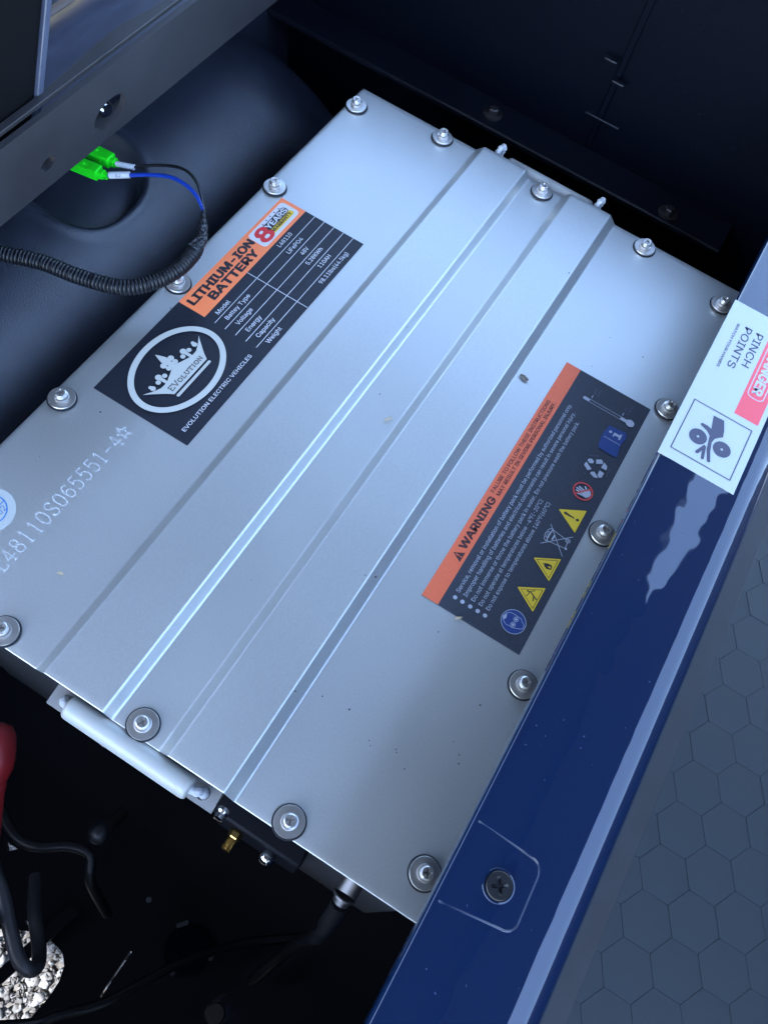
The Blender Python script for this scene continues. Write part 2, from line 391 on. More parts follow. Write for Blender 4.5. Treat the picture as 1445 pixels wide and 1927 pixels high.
# --- laser etched serial number on the lid (reads away from the viewer)
STK = {'0': [[(.5, 1), (.25, .93), (.1, .72), (.07, .5), (.1, .28), (.25, .07), (.5, 0), (.75, .07), (.9, .28), (.93, .5), (.9, .72), (.75, .93), (.5, 1)]],
 '1': [[(.2, .84), (.5, 1), (.5, 0)], [(.22, 0), (.78, 0)]],
 '4': [[(.62, 0), (.62, 1), (.05, .3), (.95, .3)], [(.42, 0), (.82, 0)]],
 '5': [[(.86, 1), (.22, 1), (.16, .56), (.35, .66), (.6, .66), (.82, .54), (.9, .34), (.82, .12), (.6, 0), (.35, 0), (.15, .1), (.12, .2)]],
 '6': [[(.84, .86), (.7, .97), (.5, 1), (.25, .87), (.1, .6), (.08, .35), (.2, .1), (.5, 0), (.8, .1), (.92, .32), (.8, .54), (.5, .62), (.2, .5), (.09, .36)]],
 '8': [[(.5, .54), (.24, .62), (.15, .78), (.26, .94), (.5, 1), (.74, .94), (.85, .78), (.76, .62), (.5, .54), (.2, .45), (.08, .26), (.2, .07), (.5, 0), (.8, .07), (.92, .26), (.8, .45), (.5, .54)]],
 'S': [[(.84, 1), (.84, .78)], [(.84, .8), (.72, .95), (.5, 1), (.24, .95), (.12, .78), (.22, .6), (.5, .5), (.78, .4), (.9, .22), (.76, .05), (.5, 0), (.25, .05), (.12, .22)], [(.12, 0), (.12, .24)]],
 'L': [[(.3, 1), (.3, 0), (.9, 0), (.9, .2)], [(.1, 1), (.5, 1)], [(.1, 0), (.35, 0)]],
 '-': [[(.12, .45), (.88, .45)]],
 '*': [[(.5+.52*math.sin(k*math.pi/5)*(1 if k % 2 == 0 else .4), .5+.55*math.cos(k*math.pi/5)*(1 if k % 2 == 0 else .4)) for k in range(11)]]}
pe = Print((-0.0940, 0, 0), (0, 1, 0), (-1, 0, 0), z=0.00003)
for i, ch in enumerate('*4-155560S01184L'):
    u0 = -112.6-6.74*i-2.6; cw = 5.4
    if ch == '*': u0 -= 0.6; cw = 7.2
    for stk in STK[ch]:
        pe.line('serial_marking', [(u0+cw*a, 9.4*b) for a, b in stk], 0.36)
pe.build(lid, {'serial_marking': 'etch'})

# --- stickers: thin sheets with their own edge
def sticker(name, x0, x1, y0, y1, zt, m, parent, thick=0.00025, label=None):
    b = MB(); b.box(x0, x1, y0, y1, zt-thick, zt); return obj(name, b, m, parent, label=label)
ds = sticker('data_sticker', -0.13180, -0.06363, -0.0979, 0.1021, 0.00027, M['navy'], bat, label='black data sticker with an orange heading and a crown emblem')
p1 = Print((-0.06363, -0.0979, 0.00027), (0, 1, 0), (-1, 0, 0))
p1.rect('heading_band', 82.4, 200, 48.0, 68.15)
p1.rrect('warranty_badge', 154.7, 196.9, 50.6, 66.0, 3.0)
p1.text('heading_text', 'LITHIUM-ION', 86.2, 153.6, 58.8, 5.7, 0.06)
p1.text('heading_text', 'BATTERY', 97.9, 148.2, 51.2, 5.7, 0.06)
p1.rrect('badge_strip', 168, 194.3, 53.2, 57.4, 1.9)
p1.rrect('badge_pill', 167, 193.5, 57.0, 62.9, 2.7)
p1.text('badge_numeral', '8', 158.6, 169.6, 52.6, 11.0, 0.055)
p1.text('badge_years', 'YEARS', 169.8, 192.3, 57.9, 4.1, 0.04)
p1.text('badge_caption', 'WARRANTY', 170.4, 192.2, 54.1, 2.5, 0.03)
for k, (a, b) in enumerate(((170.5, 63.7), (175.3, 64.3), (180.1, 64.5), (184.9, 64.3), (189.7, 63.9))):
    p1.poly('badge_caption', [(a-.55, b), (a, b-1.0), (a+.55, b), (a, b+.8)])
for v in (40.1, 32.2, 24.2, 16.3, 8.3): p1.rect('table_rules', 82.4, 199.9, v-0.22, v+0.22)
p1.rect('table_rules', 128.9, 129.4, 0.1, 47.8)
for t, a, b, v in (('Model', 89.3, 102.4, 42.0), ('Battey Type', 89.5, 114.4, 34.8), ('Voltage', 90.0, 105.9, 27.0), ('Energy', 89.7, 104.4, 19.0), ('Capacity', 89.7, 108.1, 11.2), ('Weight', 89.6, 104.6, 3.5),
                   ('L48110', 160.9, 176.1, 43.0), ('LiFePO4', 159.9, 177.1, 34.8), ('48V', 164.9, 172.4, 27.0), ('5.28KWh', 159.8, 177.9, 19.2), ('110AH', 162.6, 176.0, 11.4), ('98.11lbs(44.5kg)', 151.4, 185.4, 3.2)):
    p1.text('table_labels' if a < 120 else 'table_values', t, a, b, v, 3.0, 0.012)
p1.text('maker_line', 'EVOLUTION ELECTRIC VEHICLES', 6.5, 75.2, 6.4, 2.5, 0.012)
p1.ring('crown_emblem', 40.4, 37.2, 35.4, 25.7, 3.9)
cu = 40.3
half = [(0, 41), (2.2, 40.0), (5, 38.6), (8.5, 37.4), (11.0, 36.4), (14.5, 36.0), (17.5, 36.2), (20.5, 37.6), (23.5, 39.2), (27.8, 41.9), (24.5, 38.2), (21.5, 34.6), (18.6, 31.0), (16.2, 27.3)]
p1.poly('crown_emblem', [(cu+a, b) for a, b in half]+[(cu-a, b) for a, b in half[::-1] if a > 0])
p1.poly('crown_emblem', [(cu, 54.2), (cu+1.6, 50.2), (cu+2.5, 47.6), (cu+1.9, 45), (cu+1.7, 39.5), (cu-1.7, 39.5), (cu-1.9, 45), (cu-2.5, 47.6), (cu-1.6, 50.2)])
for sg in (-1, 1):
    for a, b, r in ((3.6, 45.0, 2.0), (3.2, 41.4, 1.7), (12.2, 42.2, 2.05), (9.0, 40.0, 1.6), (15.2, 40.0, 1.6), (20.6, 39.8, 1.7), (20.9, 41.4, 1.2)): p1.ell('crown_emblem', cu+sg*a, b, r, n=20)
    p1.poly('crown_emblem', [(cu+sg*10.9, 41.5), (cu+sg*13.5, 41.5), (cu+sg*13.2, 36.2), (cu+sg*11.2, 36.2)])
p1.rrect('crown_emblem', cu-16.5, cu+16.5, 24.0, 25.9, 0.95)
SER = {'E': [[(.15, 0), (.15, 1)], [(0, 1), (.9, 1), (.9, .78)], [(.15, .52), (.65, .52)], [(0, 0), (.95, 0), (.95, .24)]], 'V': [[(.05, 1), (.5, 0), (.95, 1)], [(-.08, 1), (.25, 1)], [(.75, 1), (1.08, 1)]],
 'O': STK['0'], 'L': [[(.2, 1), (.2, 0)], [(0, 1), (.42, 1)], [(0, 0), (.92, 0), (.92, .26)]], 'U': [[(.15, 1), (.15, .3), (.3, .04), (.5, 0), (.7, .04), (.85, .3), (.85, 1)], [(0, 1), (.35, 1)], [(.66, 1), (1, 1)]],
 'T': [[(.5, 0), (.5, 1)], [(0, .76), (0, 1), (1, 1), (1, .76)], [(.3, 0), (.7, 0)]], 'I': [[(.5, 0), (.5, 1)], [(.2, 1), (.8, 1)], [(.2, 0), (.8, 0)]], 'N': [[(.12, 0), (.12, 1), (.86, 0), (.86, 1)], [(0, 0), (.3, 0)], [(.68, 1), (1, 1)]]}
u = 24.9
for ch, cw, hh in (('E', 3.2, 3.5), ('V', 3.6, 3.5), ('O', 3.2, 2.6), ('L', 2.6, 2.6), ('U', 3.1, 2.6), ('T', 2.9, 2.6), ('I', 1.7, 2.6), ('O', 3.2, 2.6), ('N', 3.0, 2.6)):
    for stk in SER[ch]: p1.line('emblem_text', [(u+cw*a, 29.5+hh*b) for a, b in stk], 0.50)
    u += cw+0.55
p1.build(ds, {'heading_band': 'orange', 'warranty_badge': 'badge_white', 'heading_text': 'ink', 'badge_strip': 'yellow', 'badge_pill': 'ink', 'badge_numeral': 'red', 'badge_years': 'badge_white',
              'badge_caption': 'ink', 'table_rules': 'print_white', 'table_labels': 'print_white', 'table_values': 'print_white', 'maker_line': 'print_white', 'crown_emblem': 'cream', 'emblem_text': 'ink'})

wsx0, wsy0, wsw = 0.0992, -0.1004, 0.0636
ws = sticker('warning_sticker', wsx0, wsx0+wsw, wsy0, wsy0+0.2005, 0.00027, M['slate'], bat, label='dark grey warning sticker with an orange edge and hazard pictograms')
p2 = Print((wsx0+wsw, wsy0, 0.00027), (0, 1, 0), (-1, 0, 0))
p2.rect('warning_band', 0.02, 200.4, 52.9, 63.58)
p2.poly('warning_text', [(30.0, 54.9), (37.1, 54.9), (33.5, 61.1)])
p2.poly('warning_mark', [(33.05, 59.4), (33.95, 59.4), (33.7, 56.8), (33.3, 56.8)]); p2.ell('warning_mark', 33.5, 55.9, 0.45, n=12)
p2.text('warning_text', 'WARNING', 38.8, 79.0, 55.8, 4.6, 0.05)
p2.text('warning_text', 'FALURE TO FOLLOW THESE INSTRUCTIONS', 82.3, 164.7, 59.0, 2.5, 0.02)
p2.text('warning_text', 'MAY RESULT IN SEVERE PERSONAL INJURY.', 82.3, 165.2, 55.2, 2.5, 0.02)
for (t, b), v in zip((('Service, removal or installation of battery pack must be performed by authorized personnel only.', 170.6), ('Improper handling of batteries and electrical components can result in severe personal injury.', 166.0),
                      ('Do not immerse or throw the battery pack in water. Do not pressure wash the battery pack.', 161.0), ('Do not operate at temperatures below -4°F(-20°C)', 95.3), ('Do not expose to temperatures above 140°F(60°C)', 96.3)), (45.9, 41.1, 36.0, 31.1, 26.3)):
    p2.text('instruction_text', t, 13.2, b, v, 2.55, 0.004); p2.ell('instruction_text', 9.4, v+0.85, 1.25, n=18)
# goggles
p2.ell('goggles_sign', 15.4, 11.6, 7.4); p2.ring('goggles_lines', 15.4, 11.6, 7.4, 7.4, 0.35)
p2.line('goggles_lines', [(17.1, 17.49), (17.84, 17.31), (19.33, 15.81), (19.52, 14.79), (19.73, 12.37), (19.46, 11.67), (19.49, 8.88), (18.62, 7.88), (16.81, 5.58), (15.08, 4.99), (13.79, 6.02), (12.57, 8.76), (11.78, 10.86), (11.99, 12.36), (11.55, 14.38), (12.13, 15.79), (13.07, 17.11), (15.12, 18.16)], 0.32, True)
p2.poly('goggles_lines', [(13.07, 17.11), (15.12, 18.16), (17.1, 17.49), (17.6, 17.02), (16.24, 16.49), (14.9, 16.2), (14.17, 16.83)])
for a, b in ((17.4, 11.0), (13.7, 11.1)): p2.ring('goggles_lines', a, b, 1.6, 1.5, 0.32, 24); p2.ell('goggles_lines', a, b, 0.8, n=16)
# falling person, flame, exclamation triangles
def tri_sign(key, P_, I_=None):
    c = Vector((sum(p[0] for p in P_)/3, sum(p[1] for p in P_)/3)); pts = []
    for i, p in enumerate(P_):
        p = Vector(p); a = Vector(P_[i-1]); b = Vector(P_[(i+1) % 3]); r = 0.75
        for k in range(5):
            t = k/4; q0 = p+(a-p).normalized()*r; q1 = p+(b-p).normalized()*r
            pts.append(tuple(q0*(1-t)**2+p*2*t*(1-t)+q1*t*t))
    p2.poly(key, pts)
    if I_: p2.line(key+'_mark', I_, 0.38, True)
tri_sign('fall_sign', [(35.6, 19.3), (44.4, 4.7), (26.8, 4.7)], [(35.6, 17.0), (42.3, 5.75), (28.8, 5.75)])
fs2 = lambda pts, wd: p2.line('fall_sign_mark', pts, wd)
p2.ell('fall_sign_mark', 36.9, 12.9, 0.6, n=14); fs2([(36.86, 12.2), (39.54, 9.21)], 0.5); fs2([(36.9, 12.0), (35.4, 11.68), (33.5, 12.49)], 0.5); fs2([(37.0, 12.0), (36.9, 10.3), (36.2, 9.2), (34.75, 6.0)], 0.75); fs2([(36.4, 9.6), (35.64, 8.4), (32.79, 7.7)], 0.7)
tri_sign('fire_sign', [(57.8, 19.4), (66.4, 4.9), (49.3, 4.9)], [(57.8, 17.2), (64.4, 6.0), (51.2, 6.0)])
p2.poly('fire_sign_mark', [(57.59, 13.42), (58.2, 11.95), (58.54, 12.43), (58.98, 10.62), (59.33, 11.07), (59.48, 7.96), (58.39, 7.15), (56.46, 7.09), (55.77, 9.07), (55.62, 10.73), (56.2, 10.3), (56.41, 11.98), (57.0, 11.44)])
p2.poly('fire_sign', [(57.5, 9.8), (58.3, 8.4), (57.6, 7.5), (56.9, 8.5)])
tri_sign('caution_sign', [(95.9, 20.5), (105.1, 5.15), (86.9, 5.15)])
p2.poly('caution_sign_mark', [(95.0, 16.1), (95.4, 16.75), (96.3, 16.75), (96.8, 16.1), (96.2, 9.6), (95.5, 9.6)]); p2.ell('caution_sign_mark', 95.85, 7.45, 1.0, n=18)
# crossed-out bin
bl = lambda pts, wd=0.38, c=False: p2.line('bin_sign', pts, wd, c)
bl([(83.69, 20.15), (68.4, 5.12)]); bl([(68.55, 20.03), (83.92, 4.89)])
bl([(71.9, 17.9), (72.6, 19.5), (76.15, 20.4), (79.6, 19.9), (81.5, 18.4), (81.6, 17.6)]); bl([(71.6, 17.8), (81.8, 17.6)], 0.6); bl([(74.3, 19.2), (78.6, 19.2), (78.6, 18.2), (74.3, 18.2)], 0.35, True)
bl([(72.4, 17.6), (74.1, 5.9), (78.3, 6.2)]); bl([(81.0, 17.2), (79.8, 8.0)]); bl([(74.6, 15.1), (78.4, 14.9)], 1.0); p2.ring('bin_sign', 79.6, 6.5, 1.5, 1.5, 0.45, 24); p2.ell('bin_sign', 79.6, 6.5, 0.5, n=10); p2.rect('bin_sign', 73.4, 74.9, 4.8, 5.8)
# no-touch sign
p2.poly('hand_sign', [(112.9, 9.6), (114.6, 8.0), (116.6, 7.5), (118.6, 8.6), (119.8, 10.6), (119.4, 11.0), (117.6, 10.9), (117.6, 12.4), (113.2, 12.4)])
for a, b in (((113.5, 12.3), (112.9, 15.6)), ((114.7, 12.3), (114.6, 17.2)), ((115.9, 12.3), (116.3, 17.6)), ((117.1, 12.3), (117.9, 16.6)), ((118.0, 11.2), (120.3, 13.2))): p2.line('hand_sign', [a, b], 0.95)
p2.ring('prohibition_ring', 116.2, 12.9, 6.4, 6.6, 1.0); p2.line('prohibition_ring', [(112.1, 16.6), (120.3, 9.2)], 0.95)
for q in ([(138.42, 19.9), (139.99, 19.55), (141.14, 17.94), (140.21, 16.03), (138.35, 15.88), (137.3, 17.8)], [(134.16, 20.35), (137.0, 20.0), (134.07, 15.01), (131.68, 16.73)], [(142.23, 15.3), (144.31, 12.43), (143.55, 10.92), (141.8, 10.35), (139.4, 13.96)],
          [(143.51, 9.9), (141.74, 7.04), (138.82, 6.54), (138.65, 10.2)], [(130.67, 14.5), (132.21, 14.2), (133.3, 12.64), (130.66, 8.7), (129.45, 11.07)], [(136.24, 10.16), (135.99, 6.88), (132.05, 6.97), (131.29, 8.21), (132.19, 9.94)]): p2.poly('recycling_sign', q)
p2.text('recycling_text', 'RETURN', 142.1, 147.8, 19.8, 1.0, 0, -59); p2.text('recycling_text', 'RECYCLE', 134.6, 141.8, 4.3, 1.0, 0, 3); p2.text('recycling_text', 'PB', 128.8, 130.2, 16.4, 1.0, 0, 62)
p2.poly('manual_sign', [(161.93, 19.85), (171.23, 18.42), (172.5, 6.73), (168.58, 5.05), (161.68, 6.13)]); p2.poly('manual_sign', [(161.32, 19.74), (161.27, 6.22), (152.69, 4.64), (151.16, 5.85), (151.3, 17.69), (153.9, 18.75)])
p2.line('manual_mark', [(161.5, 18.3), (161.5, 6.2)], 0.32)
p2.ell('manual_mark', 167.2, 15.85, 1.05, n=18); p2.rect('manual_mark', 166.4, 168.2, 8.9, 13.4); p2.rect('manual_mark', 164.9, 168.2, 12.6, 13.5); p2.rect('manual_mark', 164.8, 169.5, 8.3, 9.4)
p2.line('thermometer_sign', [(180.0, 38.2), (180.0, 14.0)], 0.3); p2.line('thermometer_sign', [(182.2, 38.2), (182.2, 14.0)], 0.3)
p2.rrect('thermometer_sign', 179.85, 182.35, 37.6, 42.4, 1.2); p2.rect('thermometer_sign', 179.85, 182.35, 8, 14.6); p2.ell('thermometer_sign', 181.1, 7.6, 2.9, n=26)
p2.line('thermometer_sign', [(183.6, 37.3), (186.2, 37.3)], 0.5); p2.line('thermometer_sign', [(183.6, 14.3), (186.2, 14.3)], 0.5)
p2.text('temperature_text', '140°F', 187.3, 192.6, 36.4, 1.5); p2.text('temperature_text', '(60°C)', 187.0, 193.0, 33.8, 1.5); p2.text('temperature_text', '-4°F', 187.5, 191.0, 13.3, 1.5); p2.text('temperature_text', '(-20°C)', 186.9, 194.2, 10.6, 1.5)
p2.build(ws, {'warning_band': 'orange2', 'warning_text': 'ink_brown', 'warning_mark': 'orange2', 'instruction_text': 'print_grey', 'goggles_sign': 'blue_ink', 'goggles_lines': 'print_grey', 'fall_sign': 'yellow2', 'fall_sign_mark': 'ink',
              'fire_sign': 'yellow2', 'fire_sign_mark': 'ink', 'caution_sign': 'yellow2', 'caution_sign_mark': 'ink', 'bin_sign': 'print_grey', 'hand_sign': 'print_grey', 'prohibition_ring': 'red_ring', 'recycling_sign': 'print_grey',
              'temperature_text': 'print_dim', 'recycling_text': 'print_dim', 'manual_sign': 'blue_ink', 'manual_mark': 'print_grey', 'thermometer_sign': 'print_grey'})
# round inspection sticker
qb = MB(); qb.lathe([(0.014, 0), (0.014, 0.00022)], 56, (-0.1248, -0.1925, 0.00003)); qc = obj('inspection_sticker', qb, M['paper'], bat, label='round white sticker with a blue ring at the left edge')
p3 = Print((-0.1248, -0.1925, 0.00026), (0, 1, 0), (-1, 0, 0))
p3.ring('stamp_ring', 0, 0, 9.6, 9.6, 0.7); p3.line('stamp_ring', [(-9, 2.4), (9, 2.4)], 0.55); p3.line('stamp_ring', [(-9, -2.4), (9, -2.4)], 0.55)
p3.text('stamp_ring', '02', 1.2, 6.3, -7.0, 3.6, 0); p3.build(qc, {'stamp_ring': 'qc_blue'})

# --- lid screws: head with a cross recess, spring washer, flat washer, rubber seal
def cross_head_mesh():
    mb_ = MB(); N = 28; r = 0.0033; zb, zt = 0.0040, 0.0076
    for a, b in (((r+0.0010, 0.0027), (r+0.0010, 0.0040)), ): pass
    mb_.lathe([(r+0.0011, 0.0024), (r+0.0011, 0.0032), (r+0.0007, 0.0034), (r+0.0010, 0.0036), (r+0.0010, 0.0043), (r, 0.0046), (r, zt-0.0005), (r-0.00015, zt-0.0002), (r-0.0005, zt)], N, close=False)
    ro = r-0.0005; outer = [(ro*math.cos(2*math.pi*k/N), ro*math.sin(2*math.pi*k/N)) for k in range(N)]
    a, l = 0.00052, 0.0021
    plus = [(l, -a), (l, a), (a, a), (a, l), (-a, l), (-a, a), (-l, a), (-l, -a), (-a, -a), (-a, -l), (a, -l), (a, -a)]
    pts = outer+plus; t = tessellate_polygon([[Vector((*p, 0)) for p in outer], [Vector((*p, 0)) for p in plus]])
    mb_.add([(*p, zt) for p in pts], [tuple(x) for x in t])
    dp = [(x*.55, y*.55, zt-0.0019) for x, y in plus]; tp = [(*p, zt) for p in plus]
    mb_.add(tp+dp, [(i, (i+1) % 12, 12+(i+1) % 12, 12+i) for i in range(12)]+[tuple(range(12, 24))])
    return mesh('screw_head', mb_, M['steel'], 30)
me_head = cross_head_mesh()
wb = MB(); wb.lathe([(0.0034, 0.0009), (0.0078, 0.0009), (0.00788, 0.0011), (0.00788, 0.0019), (0.0077, 0.00215), (0.0034, 0.0023)], 44); me_wash = mesh('washer', wb, M['steel'], 30)
sb_ = MB(); sb_.lathe([(0.0086, 0.00002), (0.0088, 0.0003), (0.0087, 0.0008), (0.0078, 0.0010)], 44); me_seal = mesh('seal', sb_, M['rubber'], 40)
def lid_screw(x, y, z, i):
    o = bpy.data.objects.new('lid_screw', me_head); COL.objects.link(o); o.parent = bat; o.location = Vector((x, y, z))-bat.location
    o.rotation_euler = (R(random.uniform(-2.5, 2.5)), R(random.uniform(-2.5, 2.5)), random.random()*6.28)
    for nm, me in (('washer', me_wash), ('seal', me_seal)):
        c = bpy.data.objects.new(nm, me); COL.objects.link(c); c.parent = o
spots = [(-0.1408, 0.2176-0.1108*k) for k in range(5)]+[(0.1721, 0.2177-0.1108*k) for k in range(5)]
spots += [(x, 0.2318) for x in (-0.0719, 0.0156, 0.1031)]+[(x, -0.2403) for x in (-0.0719, 0.0156, 0.1031)]
for i, (x, y) in enumerate(spots): lid_screw(x, y, lid_z(x), i)

# --- rope handles on shelf brackets, near and far
def handle(sy, yb, grip_y, label):
    loops = [[(-0.0358, yb), (0.0668, yb), (0.0676, yb+sy*0.0125), (-0.0347, yb+sy*0.0125)][::int(sy)],
             [(-0.0262+0.0034*math.cos(k*math.pi/8), yb+sy*0.0066+0.0034*math.sin(k*math.pi/8)) for k in range(16)],
             [(0.0585+0.0038*math.cos(k*math.pi/8), yb+sy*0.0066+0.0038*math.sin(k*math.pi/8)) for k in range(16)]]
    br = obj('handle', plate_with_holes(loops, -0.0150, -0.0120), M['bracket'], bat, label=label)
    gr = MB(); gy = grip_y; gz = -0.0046
    ln = 0.0755; gr.lathe([(0.0042, -ln/2), (0.0056, -ln/2+0.0002), (0.0063, -ln/2+0.0012), (0.0065, -ln/2+0.003), (0.0065, ln/2-0.003), (0.0063, ln/2-0.0012), (0.0056, ln/2-0.0002), (0.0042, ln/2)], 32, (0.0155, gy, gz), (1, -0.004, 0)); obj('grip', gr, M['nylon'], br, angle=50)
    for s_, hx in ((-1, -0.0262), (1, 0.0585)):
        xg = 0.0155+s_*0.038
        path = smooth_path([(xg-s_*0.006, gy, gz), (xg+s_*0.0015, gy, gz-0.0005), (hx-s_*0.0003, yb+sy*0.0066, gz-0.003), (hx+s_*0.0006, yb+sy*0.0066, -0.014), (hx, yb+sy*0.006, -0.024)], 0.0008)
        rb = MB(); rb.tube(path, [0.0026+0.0003*math.sin(i*1.3) for i in range(len(path))], 12); obj('rope', rb, M['rope'], br)
    return br
handle(-1, -0.2435, -0.2522, 'grey bracket with a white tubular grip on the near side')
hf = MB(); loops = [[(-0.0305, 0.2370), (0.0680, 0.2370), (0.0680, 0.2605), (-0.0305, 0.2605)]]
far_h = obj('handle', plate_with_holes(loops, -0.0150, -0.0120), M['bracket'], bat, label='grey bracket with rope ends on the far side', bevel=0.003)
gr = MB(); gr.lathe([(0.0042, -0.0375), (0.0063, -0.0362), (0.0068, -0.0345), (0.0068, 0.0345), (0.0063, 0.0362), (0.0042, 0.0375)], 32, (0.0150, 0.2500, -0.0085), (1, 0, 0)); obj('grip', gr, M['nylon'], far_h, angle=50)
for px in (-0.0302, 0.0560):
    path = smooth_path([(px, 0.2500, -0.018), (px, 0.2512, -0.010), (px+0.001, 0.2525, -0.003), (px+0.002, 0.2518, 0.0035), (px+0.001, 0.2480, 0.0052), (px, 0.2440, 0.001), (px, 0.243, -0.006)], 0.0006)
    rb = MB(); rb.tube(path, [0.0021+0.00035*math.sin(i*1.2) for i in range(len(path))], 12); obj('rope', rb, M['rope'], far_h)

# --- terminals on the near face
tb = MB(); tb.box(0.064, 0.120, -0.2520, -0.2390, -0.110, -0.050); obj('terminal_block', tb, M['void'], bat, bevel=0.002)
b1 = MB(); b1.lathe([(0.0034, 0), (0.0038, 0.0006), (0.0038, 0.0040), (0.0033, 0.0046)], 6, (0.0808, -0.2530, -0.0600), (0.0, -1, 0.15))
bs = obj('brass_terminal', b1, M['brass'], bat, angle=20)
th = MB(); th.lathe([(0.0026+0.0004*(i % 4 in (1, 2)), 0.0046+i*0.0003) for i in range(24)], 20, (0.0808, -0.2530, -0.0600), (0.0, -1, 0.15)); obj('stud_thread', th, M['brass'], bs, angle=10)
b2 = MB(); b2.lathe([(0.0046, 0), (0.0046, 0.002), (0.0040, 0.0044), (0.0026, 0.0058), (0.0006, 0.0063)], 20, (0.1019, -0.2540, -0.0605), (0, -0.75, 0.66)); obj('cap_nut', b2, M['chrome'], bat)
b3 = MB(); b3.lathe([(0.0036, 0), (0.0036, 0.002), (0.0026, 0.003), (0.0026, 0.006), (0.0012, 0.0064)], 14, (0.0707, -0.2500, -0.030), (0, -1, 0.4)); obj('side_screw', b3, M['chrome'], bat)
b4 = MB(); b4.lathe([(0.0034, 0), (0.0034, 0.002), (0.0012, 0.003)], 12, (-0.0094, -0.2520, -0.060), (0, -1, 0.5)); obj('copper_terminal', b4, M['copper'], bat)
# round data connector with a diamond-knurled collar
cn = MB(); N_, H_ = 40, 12
for j in range(H_+1):
    for k in range(N_):
        a = 2*math.pi*k/N_; kn = 0.00035 if ((k+j) % 2 == 0) else 0.0
        cn.v.append((0.1462+(0.0056+kn)*math.cos(a), -0.2440-j*0.0006, -0.0250+(0.0056+kn)*math.sin(a)-j*0.0004))
for j in range(H_):
    for k in range(N_): cn.f.append((j*N_+k, j*N_+(k+1) % N_, (j+1)*N_+(k+1) % N_, (j+1)*N_+k))
con = obj('data_connector', cn, M['steel_dark'], bat, angle=1)
rg = MB(); rg.lathe([(0.0058, 0), (0.0063, 0.0005), (0.0063, 0.0014), (0.0050, 0.002), (0.0044, 0.005)], 28, (0.1462, -0.2512, -0.0300), (0.02, -1, -0.55)); obj('collar', rg, M['steel_dark'], con)
path = smooth_path([(0.1464, -0.2550, -0.0330), (0.1475, -0.2600, -0.045), (0.1490, -0.2720, -0.080), (0.1500, -0.2740, -0.130), (0.1450, -0.2850, -0.190), (0.1350, -0.3150, -0.225)], 0.004)
kb = MB(); kb.tube(path, [0.0052 if i < 9 else 0.0040 for i in range(len(path))], 12); obj('cable', kb, M['cable'], con)

# ================================================================== BLUE PANEL IN FRONT OF THE SEAT
bp_ = thing('seat_front_panel', (0.208, 0.0, -0.28), 'glossy dark blue body panel running beside the battery lid', 'body panel')
PX0, PX1, PZ = 0.1669, 0.2262, 0.085
def ptop(x):
    e = min(x-PX0-0.0021, PX1-0.0115-x); return PZ-0.0003*(1-min(1, max(0, e)/0.004))**2
def panel_prof():
    pr = [(PX0-0.0004, PZ-0.0062), (PX0-0.0004, PZ-0.0028)]
    for k in range(6): a = R(180-90*k/5); pr.append((PX0+0.0021+0.0025*math.cos(a), PZ-0.0028+0.0025*math.sin(a)))
    for k in range(1, 24):
        t = k/24; x = PX0+0.0021+(PX1-0.0115-PX0-0.0021)*t
        pr.append((x, ptop(x)))
    for k in range(15): a = R(88-88*k/14); pr.append((PX1-0.0115+0.0115*math.cos(a), PZ-0.0003-0.0115+0.0115*math.sin(a)))
    pr += [(PX1+0.004, -0.05), (PX1+0.012, -0.298), (PX1+0.009, -0.298), (PX1+0.001, -0.05), (PX1-0.003, PZ-0.014), (PX1-0.0115, PZ-0.0035), (PX0+0.004, PZ-0.0035), (PX0+0.0022, PZ-0.0062)]
    return pr
pb = MB(); pb.extrude(panel_prof(), -0.50, 0.46, 48); shell = obj('shell', pb, M['paint'], bp_, angle=50)
# moulded inset with its screw
ip = [(169.6, -208.70)]
for k in range(9): a = R(90-90*k/8); ip.append((195.00+5.3*math.cos(a), -215.00+5.6*math.sin(a)))
for k in range(9): a = R(0-90*k/8); ip.append((195.50+5.3*math.cos(a), -233.80+5.3*math.sin(a)))
ip.append((169.6, -243.10))
def bead(pts, wd, zf, h):
    """low raised bead along a path on the panel top"""
    b = MB(); vs = []; n = len(pts)
    for i, p in enumerate(pts):
        p = Vector(p); t = (Vector(pts[min(i+1, n-1)])-Vector(pts[max(i-1, 0)])).normalized(); nn = Vector((-t.y, t.x))
        for s_, hh in ((-1, -0.0002), (-.4, h*.8), (0, h), (.4, h*.8), (1, -0.0002)):
            q = p+nn*wd*s_; vs.append((q.x/1000, q.y/1000, zf(q.x/1000)+hh))
    return b.add(vs, [(i*5+k, i*5+k+1, (i+1)*5+k+1, (i+1)*5+k) for i in range(n-1) for k in range(4)])
obj('inset_edge', bead(ip, 0.55, ptop, 0.00022), M['paint'], bp_, angle=70)
cx_, cy_ = 0.1878, -0.2259; cz_ = ptop(cx_)
cup = MB(); cup.lathe([(0.0068, -0.0001), (0.0065, 0.0004), (0.0060, 0.0005), (0.0054, 0.0001)], 40, (cx_, cy_, cz_), close=False); obj('screw_seat', cup, M['paint'], bp_)
sh = MB(); N = 32; ro = 0.0052
outer = [(ro*math.cos(2*math.pi*k/N), ro*math.sin(2*math.pi*k/N)) for k in range(N)]
a, l = 0.0009, 0.0034
plus = [(l, -a*.7), (l, a*.7), (a, a), (a*.7, l), (-a*.7, l), (-a, a), (-l, a*.7), (-l, -a*.7), (-a, -a), (-a*.7, -l), (a*.7, -l), (a, -a)]
ca, sa = math.cos(R(33)), math.sin(R(33)); plus = [(x*ca-y*sa, x*sa+y*ca) for x, y in plus]
tt = tessellate_polygon([[Vector((*q, 0)) for q in outer], [Vector((*q, 0)) for q in plus]])
zt_ = cz_+0.0016
sh.add([(cx_+x, cy_+y, zt_) for x, y in outer+plus], [tuple(t) for t in tt])
